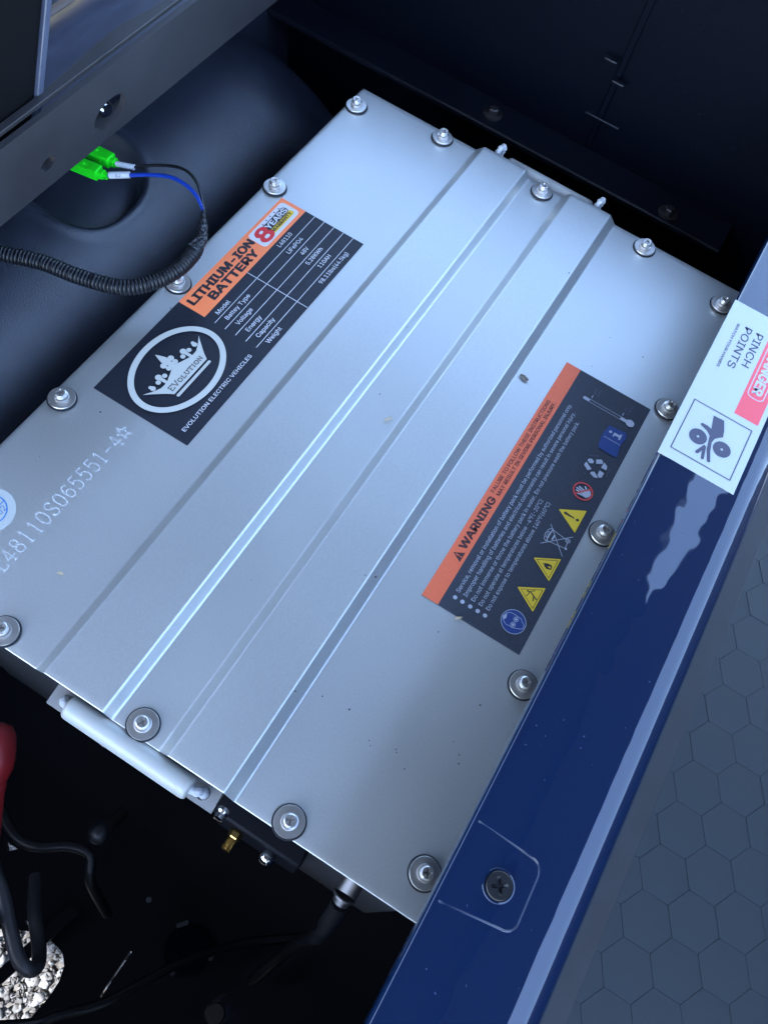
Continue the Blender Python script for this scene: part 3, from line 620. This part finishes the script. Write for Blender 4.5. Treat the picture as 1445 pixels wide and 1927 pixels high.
sh.add([(cx_+x, cy_+y, zt_) for x, y in plus]+[(cx_+x*.6, cy_+y*.6, cz_+0.0002) for x, y in plus], [(i, (i+1) % 12, 12+(i+1) % 12, 12+i) for i in range(12)]+[tuple(range(12, 24))])
sh.lathe([(ro+0.0003, cz_), (ro+0.0003, zt_-0.0003), (ro, zt_)], N, (cx_, cy_, 0), close=False)
M['screw_black'] = mat('black_oxide_screw', (0.02, 0.02, 0.022), 0.38, 0.7)
obj('panel_screw', sh, M['screw_black'], bp_, angle=30)
# danger sticker
db = MB(); vs = []; NX = 12
for j in range(2):
    for i in range(NX+1):
        x = 0.1658+0.0439*i/NX; vs.append((x, (0.0024, 0.1294)[j], PZ+0.00022))
db.add(vs, [(i, i+1, NX+2+i, NX+1+i) for i in range(NX)])
db.add([(x, y, z-0.0004) for x, y, z in vs], [(i, NX+1+i, NX+2+i, i+1) for i in range(NX)])
for a_, b_ in ((0, NX), (NX+1, 2*NX+1)): pass
nV = len(vs); db.f += [(i, i+nV, i+1+nV, i+1) for i in range(NX)]+[(NX+1+i, NX+2+i, NX+2+i+nV, NX+1+i+nV) for i in range(NX)]+[(0, NX+1, NX+1+nV, nV), (NX, NX+nV, 2*NX+1+nV, 2*NX+1)]
dg_ = obj('danger_sticker', db, M['paper'], bp_, label='white sticker with red danger block and pinched hand pictogram')
class PanelPrint(Print):
    def P(s, u, v):
        return Vector((0.1656+v*0.000886, 0.1294-u*0.000886, PZ+0.00023+s.z))
p4 = PanelPrint((0, 0, 0), (0, -1, 0), (1, 0, 0), z=0.00003)
def subdiv_rect(p, key, u0, u1, v0, v1, n=8):
    p.lift()
    for i in range(n):
        a0, a1 = v0+(v1-v0)*i/n, v0+(v1-v0)*(i+1)/n
        p.mb(key).add([p.P(u0, a0), p.P(u1, a0), p.P(u1, a1), p.P(u0, a1)], [(0, 1, 2, 3)])
subdiv_rect(p4, 'danger_block', 18.2, 88.0, 30.5, 46.6)
def rr_pts(u0, u1, v0, v1, r, n=6):
    pts = []
    for cu_, cv, a0 in ((u1-r, v0+r, -90), (u1-r, v1-r, 0), (u0+r, v1-r, 90), (u0+r, v0+r, 180)):
        for k in range(n+1): a = R(a0+90*k/n); pts.append((cu_+r*math.cos(a), cv+r*math.sin(a)))
    return pts
p4.line('danger_text', rr_pts(23.0, 69.9, 32.7, 43.4, 3.6), 0.65, True)
p4.text('danger_text', 'DANGER', 27.4, 65.9, 34.9, 6.2, 0.05)
p4.text('notice_text', 'PINCH', 17.9, 49.6, 21.9, 5.0, 0.012); p4.text('notice_text', 'POINTS', 17.8, 56.2, 13.9, 5.0, 0.012); p4.text('notice_text', 'WATCH YOUR HANDS', 18.6, 60.8, 8.2, 1.9, 0.006)
p4.line('pictogram_frame', [(94.0, 5.7), (135.7, 5.7), (135.7, 44.6), (94.0, 44.6)], 0.62, True)
for a, b in ((118.5, 17.2), (118.3, 33.0)):
    p4.ring('pinched_hand_sign', a, b, 5.6, 5.6, 4.7, 40)
    p4.ell('pinched_hand_sign', a, b, 0.01, n=6)
p4.poly('pinched_hand_sign', [(98.1, 20.2), (97.7, 27.1), (104.5, 29.6), (109.6, 30.7), (111.8, 28.3), (113.9, 26.6), (117.5, 25.9), (124.0, 27.4), (131.0, 30.0), (131.9, 29.3), (131.8, 28.0), (124.0, 25.0), (118.0, 23.9), (113.4, 23.1), (111.3, 20.6), (109.6, 15.7), (108.4, 15.3), (107.6, 16.2), (107.5, 19.5), (108.4, 22.4)])
p4.poly('pinched_hand_sign', [(121.6, 22.6), (122.6, 24.1), (130.0, 21.4), (130.4, 20.0), (129.2, 19.4)]); p4.poly('pinched_hand_sign', [(122.3, 24.0), (125.0, 24.6), (131.5, 25.9), (132.4, 24.9), (131.8, 24.0), (124.6, 22.4)])
p4.build(dg_, {'danger_block': 'pink', 'danger_text': 'paper', 'notice_text': 'graphite', 'pictogram_frame': 'graphite', 'pinched_hand_sign': 'graphite'})

sk = MB()
M['scuff'] = mat('pale_paint_scuff', (0.030, 0.045, 0.10), 0.6)
for i in range(26):
    x, y = random.uniform(PX0+0.004, PX1-0.014), random.uniform(-0.30, 0.0); l_, w_ = random.uniform(0.0002, 0.0007), random.uniform(0.00012, 0.0003); a = random.random()*3.1
    q = [(math.cos(a)*l_*i_-math.sin(a)*w_*j_, math.sin(a)*l_*i_+math.cos(a)*w_*j_) for i_, j_ in ((-1, -.6), (.3, -1), (1, 0), (.2, 1), (-.8, .7))]
    sk.add([(x+p[0], y+p[1], PZ+0.00006) for p in q], [(0, 1, 2, 3, 4)])
o = obj('paint_scuffs', sk, M['scuff'], bp_, angle=0); o['kind'] = 'stuff'
# ================================================================== FLOOR MAT
fm = thing('floor_mat', (0.55, -0.1, -0.302), 'grey rubber floor mat moulded in hexagons beside the blue panel', 'floor mat')
b = MB(); b.box(PX1+0.004, 1.0, -0.75, 0.60, -0.315, -0.3002); obj('mat_base', b, M['mat'], fm)
b = MB(); b.box(0.27, 0.3655, -0.75, 0.60, -0.3002, -0.2988); obj('shaded_border', b, M['border_shade'], fm, bevel=0.0006)  # smooth strip whose colour carries the panel's contact shadow
HR = 0.0242; pit = 0.042
hb_ = MB(); cr, ct = HR*0.9995, HR*0.995
hb_.add([(cr*math.cos(R(60*k)), cr*math.sin(R(60*k)), -0.0008) for k in range(6)]+[(cr*math.cos(R(60*k)), cr*math.sin(R(60*k)), 0.0002) for k in range(6)]+[(ct*math.cos(R(60*k)), ct*math.sin(R(60*k)), 0.0006) for k in range(6)],
        [(k, (k+1) % 6, 6+(k+1) % 6, 6+k) for k in range(6)]+[(6+k, 6+(k+1) % 6, 12+(k+1) % 6, 12+k) for k in range(6)]+[tuple(range(12, 18))])
me_hex = mesh('hex_pad', hb_, M['mat'], 0)
for i in range(-1, 9):
    for j in range(-14, 13):
        x = 0.3700+0.0242+i*0.0364; y = -0.0750+(j+0.5*(i % 2))*pit
        if x < 0.35 or not (-0.46 < y < 0.30): continue
        if len([1]) and i <= 6:
            o = bpy.data.objects.new('hex_pad', me_hex); COL.objects.link(o); o.parent = fm
            o.location = Vector((x, y, -0.3+random.uniform(-0.0001, 0.0001)))-fm.location; o.rotation_euler = (R(random.uniform(-.2, .2)), R(0.28+random.uniform(-.18, .2)), 0)

# ================================================================== REAR LINER (left), FAR LINER, SIDE
def liner_z(x, y):
    # shelf that rolls over into the wall beside the battery
    if x < -0.290: z = -0.008+0.066*sstep((-0.296-x)/0.02)
    elif x < -0.170:
        t = (x+0.290)/0.120; z = -0.008-0.110*(1-math.sqrt(max(0, 1-t*t*0.985)))
    else: z = -0.008-0.110*(1-math.sqrt(1-0.985))-(x+0.170)*9.0
    if y > 0.20 and x > -0.300: z -= 0.16*((y-0.20)/0.17)**2.0
    z = max(z, -0.25)
    # the pocket pressed into it
    dx, dy = (x+0.2650)/0.0430, (y-0.0430)/0.0440
    ca, sa = math.cos(R(0)), math.sin(R(0)); ex, ey = dx*ca-dy*sa, dx*sa+dy*ca
    r = (abs(ex)**2.6+abs(ey)**2.6)**(1/2.6)
    z -= 0.017*sstep((1.0-r)/0.22)
    z += 0.0026*math.exp(-((r-1.05)/0.06)**2)
    return z
lv = MB(); X = [-0.46+0.0026*i for i in range(66)]; X = [x for x in X if x < -0.292]+[-0.290+0.0022*i for i in range(55)]+[-0.1690+0.0018*i for i in range(9)]
Y = [-0.50+0.0032*j for j in range(290)]; nx = len(X)
lv.v = [(x, y, liner_z(x, y)) for y in Y for x in X]
lv.f = [(j*nx+i, j*nx+i+1, (j+1)*nx+i+1, (j+1)*nx+i) for j in range(len(Y)-1) for i in range(nx-1)]
lo = obj('rear_liner', lv, M['plastic'], angle=80, recalc=False); sol = lo.modifiers.new('solid', 'SOLIDIFY'); sol.thickness = 0.003; sol.offset = -1
tag(lo, 'black moulded plastic liner left of the battery with a round pressed pocket', 'liner')

fl = thing('far_liner', (0.0, 0.37, -0.24), 'black plastic end wall with bolted ledge behind the battery', 'liner')
b = MB(); b.box(-0.46, PX1, 0.370, 0.374, -0.24, 0.135); obj('wall_sheet', b, M['plastic_dark'], fl)
b = MB(); b.box(-0.30, 0.1575, 0.3320, 0.3695, -0.056, -0.050); led = obj('ledge', b, M['plastic_mid'], fl, bevel=0.0015)
b = MB(); b.box(0.010, 0.0158, 0.3672, 0.3696, -0.0485, 0.130); obj('wall_seam', b, M['plastic_dark'], fl, bevel=0.0022)
for (x, z) in ((0.004, 0.0341), (0.0165, 0.0203)):
    b = MB(); b.box(x-0.0055, x+0.0055, 0.3585, 0.3635, z-0.0012, z+0.0012); obj('clip', b, M['plastic_mid'], fl, bevel=0.0008)
b = MB(); b.box(0.0, 0.032, 0.3665, 0.3698, -0.0205, -0.0185); obj('wall_rib', b, M['plastic_mid'], fl, bevel=0.0007)
dt = MB()
for i in range(13):
    for j in range(3):
        if random.random() < .8: dt.lathe([(0.0008, 0), (0.0003, 0.0003)], 6, (0.026+i*0.0075+j*0.003, 0.3699, 0.052-i*0.0022-j*0.0075), (0, -1, 0))
        if random.random() < .8: dt.lathe([(0.0008, 0), (0.0003, 0.0003)], 6, (0.022+i*0.0075+j*0.003, 0.3699, 0.098-i*0.0008-j*0.008), (0, -1, 0))
o = obj('wall_dimples', dt, M['plastic_dark'], fl); o['kind'] = 'stuff'
for (x, y) in ((-0.0731, 0.3490), (0.1036, 0.3426)):
    b = MB(); b.lathe([(0.0088, 0), (0.0088, 0.0014), (0.0080, 0.0018)], 28, (x, y, -0.0500)); k = obj('ledge_bolt', b, M['steel_dark'], fl)
    b = MB(); b.lathe([(0.0045, 0.0018), (0.0045, 0.0058), (0.0036, 0.0066)], 6, (x, y, -0.0500)); obj('bolt_head', b, M['steel_dark'], k, angle=20)
lt = MB()
for i in range(46):
    l_ = random.uniform(0.0003, 0.0011); a = random.random()*3.1; c_, d_ = math.cos(a)*l_, math.sin(a)*l_; w_ = 0.00014
    if i < 28: x, y = random.uniform(-0.262, -0.20), random.uniform(-0.12, 0.19); lt.add([(x-c_, y-d_, liner_z(x-c_, y-d_)+.0004), (x+w_, y, liner_z(x, y)+.0005), (x+c_, y+d_, liner_z(x+c_, y+d_)+.0004), (x-w_, y+w_, liner_z(x, y)+.0005)], [(0, 1, 2, 3)])
    else: x, z = random.uniform(-0.14, 0.10), random.uniform(-0.03, 0.10); lt.add([(x-c_, 0.3696, z-d_), (x+w_, 0.3696, z), (x+c_, 0.3696, z+d_), (x-w_, 0.3696, z+w_)], [(0, 1, 2, 3)])
M['lint'] = mat('grey_lint', (0.05, 0.052, 0.06), 0.9)
tag(obj('lint_specks', lt, M['lint'], angle=0), 'pale lint and dust specks caught on the black liners', 'dust', kind='stuff')
# near wall of the compartment
b = MB(); b.box(-0.46, PX1+0.004, -0.524, -0.518, -0.24, 0.03); tag(obj('near_wall', b, M['plastic_dark']), 'black side wall closing the near end of the compartment', 'wall')

# ================================================================== SEAT RAIL, REAR DECK, POST
rl = thing('seat_rail', (-0.2153, 0.0, 0.05), 'black powder coated steel rail with slotted holes above the liner', 'rail')
RX = -0.2153
b = MB(); b.add([(x, y, z) for x in (RX, RX-0.0040) for y, z in ((-0.50, 0.05), (0.46, 0.05), (0.46, 0.0932), (-0.50, 0.0932))], [(0, 1, 2, 3), (7, 6, 5, 4), (0, 4, 5, 1), (1, 5, 6, 2), (2, 6, 7, 3), (3, 7, 4, 0)])
face = obj('web', b, M['rail'], rl)
def slot_cutter(y, z, ly, lz, ang):
    c = MB(); pr = []
    for k in range(28):
        a = 2*math.pi*k/28; p_, q_ = ly*math.cos(a), lz*math.sin(a); ca, sa = math.cos(R(ang)), math.sin(R(ang)); pr.append((y+p_*ca-q_*sa, z+p_*sa+q_*ca))
    n = len(pr); c.add([(RX+0.02, a, b_) for a, b_ in pr]+[(RX-0.02, a, b_) for a, b_ in pr], [(i, (i+1) % n, n+(i+1) % n, n+i) for i in range(n)]+[tuple(range(n)), tuple(range(n, 2*n))[::-1]])
    return c
for y, z, ly, lz, ang in ((0.0356, 0.0657, 0.0150, 0.0080, 8), (-0.0202, 0.0644, 0.0062, 0.0036, 10)):
    co = obj('cutter', slot_cutter(y, z, ly, lz, ang), M['rail']); bo = face.modifiers.new('cut', 'BOOLEAN'); bo.operation = 'DIFFERENCE'; bo.object = co; bo.solver = 'EXACT'
    co.parent = rl; co.location = -rl.location
    dg = bpy.context.evaluated_depsgraph_get(); me = bpy.data.meshes.new_from_object(face.evaluated_get(dg)); face.modifiers.clear(); face.data = me
    bpy.data.objects.remove(co)
fix(face.data, 30, False)
b = MB(); b.box(RX-0.024, RX-0.0040, -0.50, 0.46, 0.0500, 0.0522); obj('bottom_flange', b, M['rail'], rl, bevel=0.0006)
b = MB(); b.lathe([(0.0050, 0), (0.0058, 0.0008), (0.0058, 0.004), (0.0050, 0.0048)], 6, (-0.2265, 0.0400, 0.0610), (1, -0.3, 0.4)); b.lathe([(0.0030, 0.0048), (0.0030, 0.008)], 14, (-0.2265, 0.0400, 0.0610), (1, -0.3, 0.4)); obj('slot_glint_nut', b, M['chrome'], rl, angle=20)  # chrome nut added to put a bright glint inside the slot
tp = MB(); outl = [(-0.2212, -0.50), (-0.2212, 0.46), (-0.2262, 0.46), (-0.2265, 0.125), (-0.2280, 0.095), (-0.2310, 0.078), (-0.2318, 0.062), (-0.2306, 0.045), (-0.2280, 0.020), (-0.2262, -0.010), (-0.2260, -0.50)]
obj('top_flange', plate_with_holes([outl], 0.0936, 0.0962), M['rail'], rl, bevel=0.0006)
post = MB()
pv = [(0.070, -0.0186), (0.17, 0.0277), (0.17, -0.120), (0.070, -0.120)]
post.add([(x, y, z) for x in (-0.228, -0.238) for z, y in pv], [(0, 1, 2, 3), (7, 6, 5, 4), (0, 4, 5, 1), (1, 5, 6, 2), (2, 6, 7, 3), (3, 7, 4, 0)])
M['post'] = mat('black_bracket_paint', (0.003, 0.003, 0.004), 0.6, spec=0.12)
po = tag(obj('seat_bracket', post, M['post'], bevel=0.001), 'black upright steel bracket plate standing behind the rail', 'bracket')
b = MB(); b.add([(x, y, z) for x in (-0.2255, -0.2405) for z, y in ((0.070, -0.0186), (0.17, 0.0277), (0.17, 0.0325), (0.070, -0.0138))], [(0, 1, 2, 3), (7, 6, 5, 4), (0, 4, 5, 1), (1, 5, 6, 2), (2, 6, 7, 3), (3, 7, 4, 0)]); obj('edge_flange', b, M['deck'], po, bevel=0.0008)
dk = thing('rear_deck', (-0.27, 0.0, 0.02), 'smooth dark blue grey body panel behind the seat rail', 'body panel')
b = MB(); pr = [(-0.228, 0.040), (-0.232, 0.056), (-0.24, 0.0612), (-0.262, 0.0632), (-0.285, 0.0645), (-0.300, 0.0640), (-0.304, 0.0600), (-0.304, 0.0550), (-0.24, 0.0520), (-0.232, 0.040)]
b.extrude(pr, -0.50, 0.46, 30); obj('deck_sheet', b, M['deck'], dk, angle=60)
b = MB(); b.tube([(-0.3055, -0.5, 0.0600), (-0.3055, 0.46, 0.0600)], 0.0042, 12); obj('deck_edge', b, M['tan'], dk)
b = MB(); b.box(-0.80, -0.330, -0.50, 0.46, -0.03, -0.02); tag(obj('rear_well', b, M['void']), 'black recess behind the rear deck in the top left corner', 'recess')

# ================================================================== WIRING HARNESS
wh = thing('wiring_harness', (-0.18, 0.0, -0.01), 'black corrugated conduit with taped blue and black wires and green connectors', 'wiring')
ctrl = [(-0.330, -0.100, 0.010), (-0.285, -0.083, 0.018), (-0.2530, -0.0735, 0.022), (-0.2252, -0.0642, 0.022), (-0.2019, -0.0548, 0.022), (-0.1768, -0.0497, 0.022), (-0.1527, -0.0409, 0.0222), (-0.1405, -0.026, 0.0222), (-0.1354, -0.009, 0.022), (-0.1355, 0.0058, 0.022), (-0.1370, 0.0120, 0.022)]
path = smooth_path(ctrl, 0.0004); rad = []; s_ = 0
for i, p in enumerate(path):
    if i: s_ += (path[i]-path[i-1]).length
    ph = (s_/0.00225) % 1; rad.append(0.0041+0.0009*max(0, min(1, (0.5-abs(ph-0.5))*5-0.35)))
b = MB(); b.tube(path, rad, 18); obj('conduit', b, M['conduit'], wh, angle=60)
def tape_geo(ctrl, r0, r1, amp):
    path = smooth_path(ctrl, 0.0005); n = len(path); b = MB()
    b.tube(path, [r0+(r1-r0)*i/n for i in range(n)], 14)
    for i, v in enumerate(b.v):
        v = Vector(v); d = noise.noise(v*900)*amp+noise.noise(v*340)*amp*0.8; c = path[min(n-1, i//14)]; e = (v-c)
        b.v[i] = tuple(c+e*(1+d/max(e.length, 1e-4)))
    return b
obj('tape_wrap', tape_geo([(-0.1362, 0.0075, 0.0222), (-0.1370, 0.0130, 0.0222), (-0.1378, 0.0185, 0.0234), (-0.1420, 0.0262, 0.0252), (-0.1470, 0.0335, 0.026), (-0.1516, 0.0398, 0.026)], 0.0049, 0.0006, 0.0009), M['tape'], wh, angle=40)
obj('tape_tail', tape_geo([(-0.1395, 0.0080, 0.0265), (-0.1382, 0.0140, 0.0270), (-0.1376, 0.0200, 0.0262), (-0.1395, 0.0250, 0.027)], 0.0012, 0.0004, 0.0007), M['tape'], wh, angle=30)
b = MB(); b.tube(smooth_path([(-0.2236, 0.0559, 0.005), (-0.2061, 0.0632, 0.012), (-0.1861, 0.0639, 0.020), (-0.1688, 0.0556, 0.025), (-0.153, 0.0416, 0.026), (-0.1440, 0.0300, 0.0262), (-0.139, 0.0205, 0.025)]), 0.00105, 10); obj('black_wire', b, M['wire_black'], wh)
b = MB(); b.tube(smooth_path([(-0.2330, 0.0408, 0.003), (-0.2226, 0.0468, 0.005), (-0.2074, 0.0532, 0.010), (-0.1905, 0.0549, 0.017), (-0.1747, 0.0517, 0.022), (-0.1609, 0.0455, 0.025), (-0.1500, 0.0378, 0.026)]), 0.00135, 10); obj('blue_wire', b, M['wire_blue'], wh)
def connector(tip, back, up=Vector((0, 0, 1))):
    tip, back = Vector(tip), Vector(back); a = (tip-back).normalized(); s = a.cross(up).normalized(); u_ = s.cross(a)
    L = (tip-back).length; b = MB()
    secs = [(0, .0052, .0034), (L*.60, .0052, .0034), (L*.605, .0048, .0040), (L*.78, .0046, .0040), (L*.80, .0030, .0028), (L*.90, .0030, .0028), (L*.905, .0024, .0022), (L, .0022, .0020)]
    for d, hw, hh in secs:
        c = back+a*d; ch = 0.0010
        b.v += [tuple(c+s*x_+u_*y_) for x_, y_ in ((-hw+ch, -hh), (hw-ch, -hh), (hw, -hh+ch), (hw, hh-ch), (hw-ch, hh), (-hw+ch, hh), (-hw, hh-ch), (-hw, -hh+ch))]
    n = len(secs); b.f += [(i*8+k, i*8+(k+1) % 8, (i+1)*8+(k+1) % 8, (i+1)*8+k) for i in range(n-1) for k in range(8)]+[tuple(range(8))[::-1], tuple((n-1)*8+k for k in range(8))]
    c = back+a*L*.42+u_*.0034; b.lathe([(0.0013, 0), (0.0012, 0.0005), (0.0006, 0.0010)], 14, c, u_)
    b.obox(back+a*L*.3+u_*.0034, a, L*.28, s, .0007, u_, .0004)
    return obj('green_connector', b, M['green'], wh, angle=25)
connector((-0.2335, 0.0535, 0.003), (-0.2640, 0.0531, 0.001)); connector((-0.2322, 0.0400, 0.003), (-0.2630, 0.0367, 0.001))
def sleeve(a, b_, r, num=None):
    a, b_ = Vector(a), Vector(b_); g = MB(); g.tube([a, a*.98+b_*.02, b_], [r, r, r], 16); o = obj('wire_marker', g, M['sleeve'], wh, angle=50)
    if num:
        d = (b_-a).normalized(); view = (Vector((0.1099, -0.2869, 0.4354))-(a+b_)/2).normalized(); view = Vector((0.525, -0.52, 0.67)).normalized(); s = view.cross(d).normalized(); nrm = d.cross(s).normalized()
        vs, fs = font_geo(num, 0); pts = []
        x0 = min(p[0] for p in vs); x1 = max(p[0] for p in vs)
        for x, y in vs:
            uu = ((x-x0)/(x1-x0)-.6)*0.0036; vv = (y-.36)*0.0034; ang = vv/(r+.00006)
            pts.append((a+b_)/2+d*uu+(s*math.sin(ang)+nrm*math.cos(ang))*(r+0.00006))
        t = MB(); t.add(pts, fs); obj('marker_number', t, M['ink'], o, angle=0, recalc=False)
sleeve((-0.2350, 0.0528, 0.0035), (-0.2221, 0.0561, 0.0058), 0.0019); sleeve((-0.2318, 0.0413, 0.0035), (-0.2198, 0.0484, 0.0060), 0.0023, '62')

# ================================================================== CABLES AND FITTINGS LOWER LEFT
rb_ = thing('red_terminal_boot', (-0.05, -0.29, -0.08), 'red rubber terminal boot at the left edge below the battery', 'terminal boot')
p0, p1_ = Vector((-0.0640, -0.2760, -0.058)), Vector((-0.0250, -0.3300, -0.062)); L = (p1_-p0).length
b = MB(); b.lathe([(0.0040, 0), (0.0088, 0.002), (0.0108, 0.007), (0.0113, L*.20), (0.0113, L*.30), (0.0106, L*.37), (0.0088, L*.43), (0.0078, L*.47), (0.0080, L*.50), (0.0074, L*.56), (0.0072, L*.80), (0.0068, L)], 32, p0, p1_-p0); obj('boot', b, M['boot'], rb_, angle=60)
b = MB(); b.tube(smooth_path([p1_, (-0.0180, -0.343, -0.072), (-0.0150, -0.365, -0.110), (-0.030, -0.41, -0.17)], 0.004), 0.0055, 12); obj('cable', b, M['cable'], rb_)
hz = MB(); hz.tube(smooth_path([(-0.050, -0.3230, -0.120), (-0.033, -0.3370, -0.119), (-0.0176, -0.3461, -0.120), (0.0000, -0.3590, -0.120), (0.0120, -0.3668, -0.120), (0.0205, -0.3690, -0.122), (0.0222, -0.3660, -0.130), (0.0140, -0.3600, -0.145), (-0.004, -0.3480, -0.160), (-0.02, -0.335, -0.18)], 0.002), 0.0042, 14)
tag(obj('looped_hose', hz, M['hose'], angle=60), 'dusty black hose looping over the gravel opening bottom left', 'hose')
cb = MB(); cb.tube(smooth_path([(-0.03, -0.44, -0.20), (0.0295, -0.4003, -0.18), (0.0425, -0.3874, -0.178), (0.0626, -0.3676, -0.182), (0.0869, -0.3307, -0.20), (0.116, -0.300, -0.225), (0.15, -0.275, -0.235)], 0.004), 0.0030, 12)
tag(obj('floor_cable', cb, M['cable'], angle=60), 'thin black cable crossing the dark floor below the battery', 'cable')
cb = MB(); cb.tube(smooth_path([(-0.09, -0.295, -0.16), (-0.05, -0.318, -0.155), (-0.028, -0.320, -0.15), (-0.008, -0.308, -0.15), (0.006, -0.306, -0.152), (0.014, -0.318, -0.16), (0.03, -0.33, -0.2)], 0.004), 0.0034, 12)
tag(obj('bent_cable', cb, M['cable'], angle=60), 'black cable bending round in the dark under the red boot', 'cable')
b = MB(); b.lathe([(0.0060, 0), (0.0068, 0.002), (0.0066, 0.006), (0.0045, 0.0095), (0.0012, 0.011)], 24, (0.0106, -0.2909, -0.108), (0.1, -0.3, 1)); b.lathe([(0.0045, -0.05), (0.0045, 0)], 16, (0.0106, -0.2909, -0.108), (0.1, -0.3, 1))
tag(obj('black_cap', b, M['cable'], angle=50), 'small round black cap standing in the dark compartment', 'cap')
fd = thing('floor_plug', (0.0863, -0.322, -0.24), 'black round plug disc with tabs on the compartment floor', 'plug')
b = MB(); b.lathe([(0.0165, 0), (0.0165, 0.0030), (0.0150, 0.0040), (0.0070, 0.0040), (0.0060, 0.0030)], 36, (0.0863, -0.322, -0.238)); obj('disc', b, M['plastic_dark'], fd)
for k in range(3):
    a = R(20+120*k); b = MB(); b.obox((0.0863+0.0168*math.cos(a), -0.322+0.0168*math.sin(a), -0.2345), Vector((math.cos(a), math.sin(a), 0)), 0.0015, Vector((-math.sin(a), math.cos(a), 0)), 0.004, Vector((0, 0, 1)), 0.001); obj('tab', b, M['plastic'], fd)
b = MB(); pr = []
for i in range(72): pr.append((0.0062+0.0007*(i % 4 in (1, 2)), i*0.00045))
b.lathe(pr, 22, (0.1265, -0.3335, -0.182), (-0.10, -0.1, 1)); b.lathe([(0.0062, 0.0324), (0.0054, 0.0335)], 22, (0.1265, -0.3335, -0.182), (-0.10, -0.1, 1))
M['stud'] = mat('oily_dark_steel', (0.03, 0.03, 0.032), 0.3, 0.9)
tag(obj('threaded_stud', b, M['stud'], angle=15), 'dark threaded stud at the bottom of the compartment', 'stud')

# ================================================================== DEBRIS ON THE LID
def flake(x, y, l, wd, ang, m, label, cat):
    b = MB(); n = 6; vs = []
    ca, sa = math.cos(ang), math.sin(ang); z0 = lid_z(x)
    for i in range(n):
        t = i/(n-1)-.5; ww_ = wd*(0.55+0.45*math.cos(t*2.4))*random.uniform(.75, 1.1); cz = z0+0.0007+0.0006*math.cos(t*3)+random.uniform(-.0001, .0002)
        for s_ in (-1, 1):
            for h in (0, 0.0003): vs.append((x+l*t*ca-ww_*s_*sa, y+l*t*sa+ww_*s_*ca, cz+h))
    fs = []
    for i in range(n-1):
        q = i*4; r = q+4
        fs += [(q, r, r+1, q+1), (q+1, r+1, r+3, q+3), (q+3, r+3, r+2, q+2), (q+2, r+2, r, q)]
    fs += [(0, 1, 3, 2), (n*4-4, n*4-2, n*4-1, n*4-3)]
    b.add(vs, fs); tag(obj('leaf_fragment', b, m, angle=30), label, cat)
flake(0.0808, 0.0700, 0.0066, 0.0013, -0.25, M['leaf'], 'grey dry leaf crumb beside the rightmost lid groove', 'leaf bit')
flake(0.0240, -0.0114, 0.0058, 0.0007, 1.05, M['straw'], 'thin straw coloured crumb in the middle of the lid', 'leaf bit')
flake(-0.0698, -0.2001, 0.0032, 0.0008, 0.3, M['straw'], 'tiny straw crumb on the lid near its left corner', 'leaf bit')
flake(0.1236, -0.1010, 0.0045, 0.0007, 0.75, M['straw'], 'brown crumb at the near end of the warning sticker', 'leaf bit')
sp = MB()
for i in range(32):
    x, y = random.uniform(-0.14, 0.17), random.uniform(-0.235, 0.225); r = random.uniform(0.00022, 0.0006)
    if random.random() < .35: x = random.uniform(0.06, 0.17); y = random.uniform(-0.20, -0.05)
    v0 = len(sp.v); a0 = random.random()*3
    sp.add([(x+r*random.uniform(.6, 1.5)*math.cos(a0+k*1.256), y+r*random.uniform(.6, 1.5)*math.sin(a0+k*1.256), lid_z(x)+0.00032) for k in range(5)]+[(x, y, lid_z(x)+0.00032+r*.7)], [(k, (k+1) % 5, 5) for k in range(5)]+[(4, 3, 2, 1, 0)])
tag(obj('dust_specks', sp, M['speck'], angle=0), 'dark dust specks scattered over the silver lid', 'dust', kind='stuff')

# ================================================================== CART ROOF AND RAISED SEAT (they shade the compartment)
rf = thing('cart_roof', (0.05, -0.4, 1.1), 'grey cart roof over the compartment that keeps the sun off', 'roof')
obj('roof_sheet', plate_with_holes([[(-0.90, -1.42), (0.445, -1.42), (0.445, 0.45), (0.425, 0.60), (0.398, 1.18), (-0.90, 1.18)]], 1.10, 1.13), M['canopy'], rf, bevel=0.006)
obj('reflection_baffle', plate_with_holes([[(0.420, -1.42), (0.62, -1.42), (0.62, 1.18), (0.525, 1.18), (0.462, 0.66), (0.420, 0.45)]], 1.085, 1.10), M['canopy'], rf, bevel=0.006)  # unseen sheet added so its gap to the roof reflects as a strip
for x, y in ((0.58, 1.14), (0.58, -1.38), (-0.87, 1.14), (-0.87, -1.38)):
    b = MB(); b.tube([(x, y, 1.1), (x, y, -0.3)], 0.016, 12); obj('roof_post', b, M['rail'], rf)
dc = thing('added_cowl', (1.0, 0, -0.3), 'unseen dark cowl added in front to block low light', 'light blocker')  # out of view, added to darken what the lid ribs reflect
b = MB(); b.add([(x, y, z) for y in (-0.62, 0.62) for x, z in ((0.95, -0.3), (0.84, 0.20), (0.88, 0.47), (1.2, 0.47), (1.2, -0.3))], [(0, 1, 2, 3, 4), (9, 8, 7, 6, 5)]+[(i, (i+1) % 5, 5+(i+1) % 5, 5+i) for i in range(5)]); obj('cowl', b, M['seat'], dc, bevel=0.02)
rs = thing('raised_seat', (-0.40, 0, 0.05), 'black seat base tipped up behind the rail', 'seat')
b = MB(); b.add([(x, y, z) for x, z in ((-0.40, 0.10), (-0.56, 0.56), (-0.66, 0.53), (-0.50, 0.07)) for y in (-0.50, 0.46)], [(0, 1, 3, 2), (2, 3, 5, 4), (4, 5, 7, 6), (6, 7, 1, 0), (0, 2, 4, 6), (1, 7, 5, 3)]); obj('seat_board', b, M['seat'], rs, bevel=0.01)
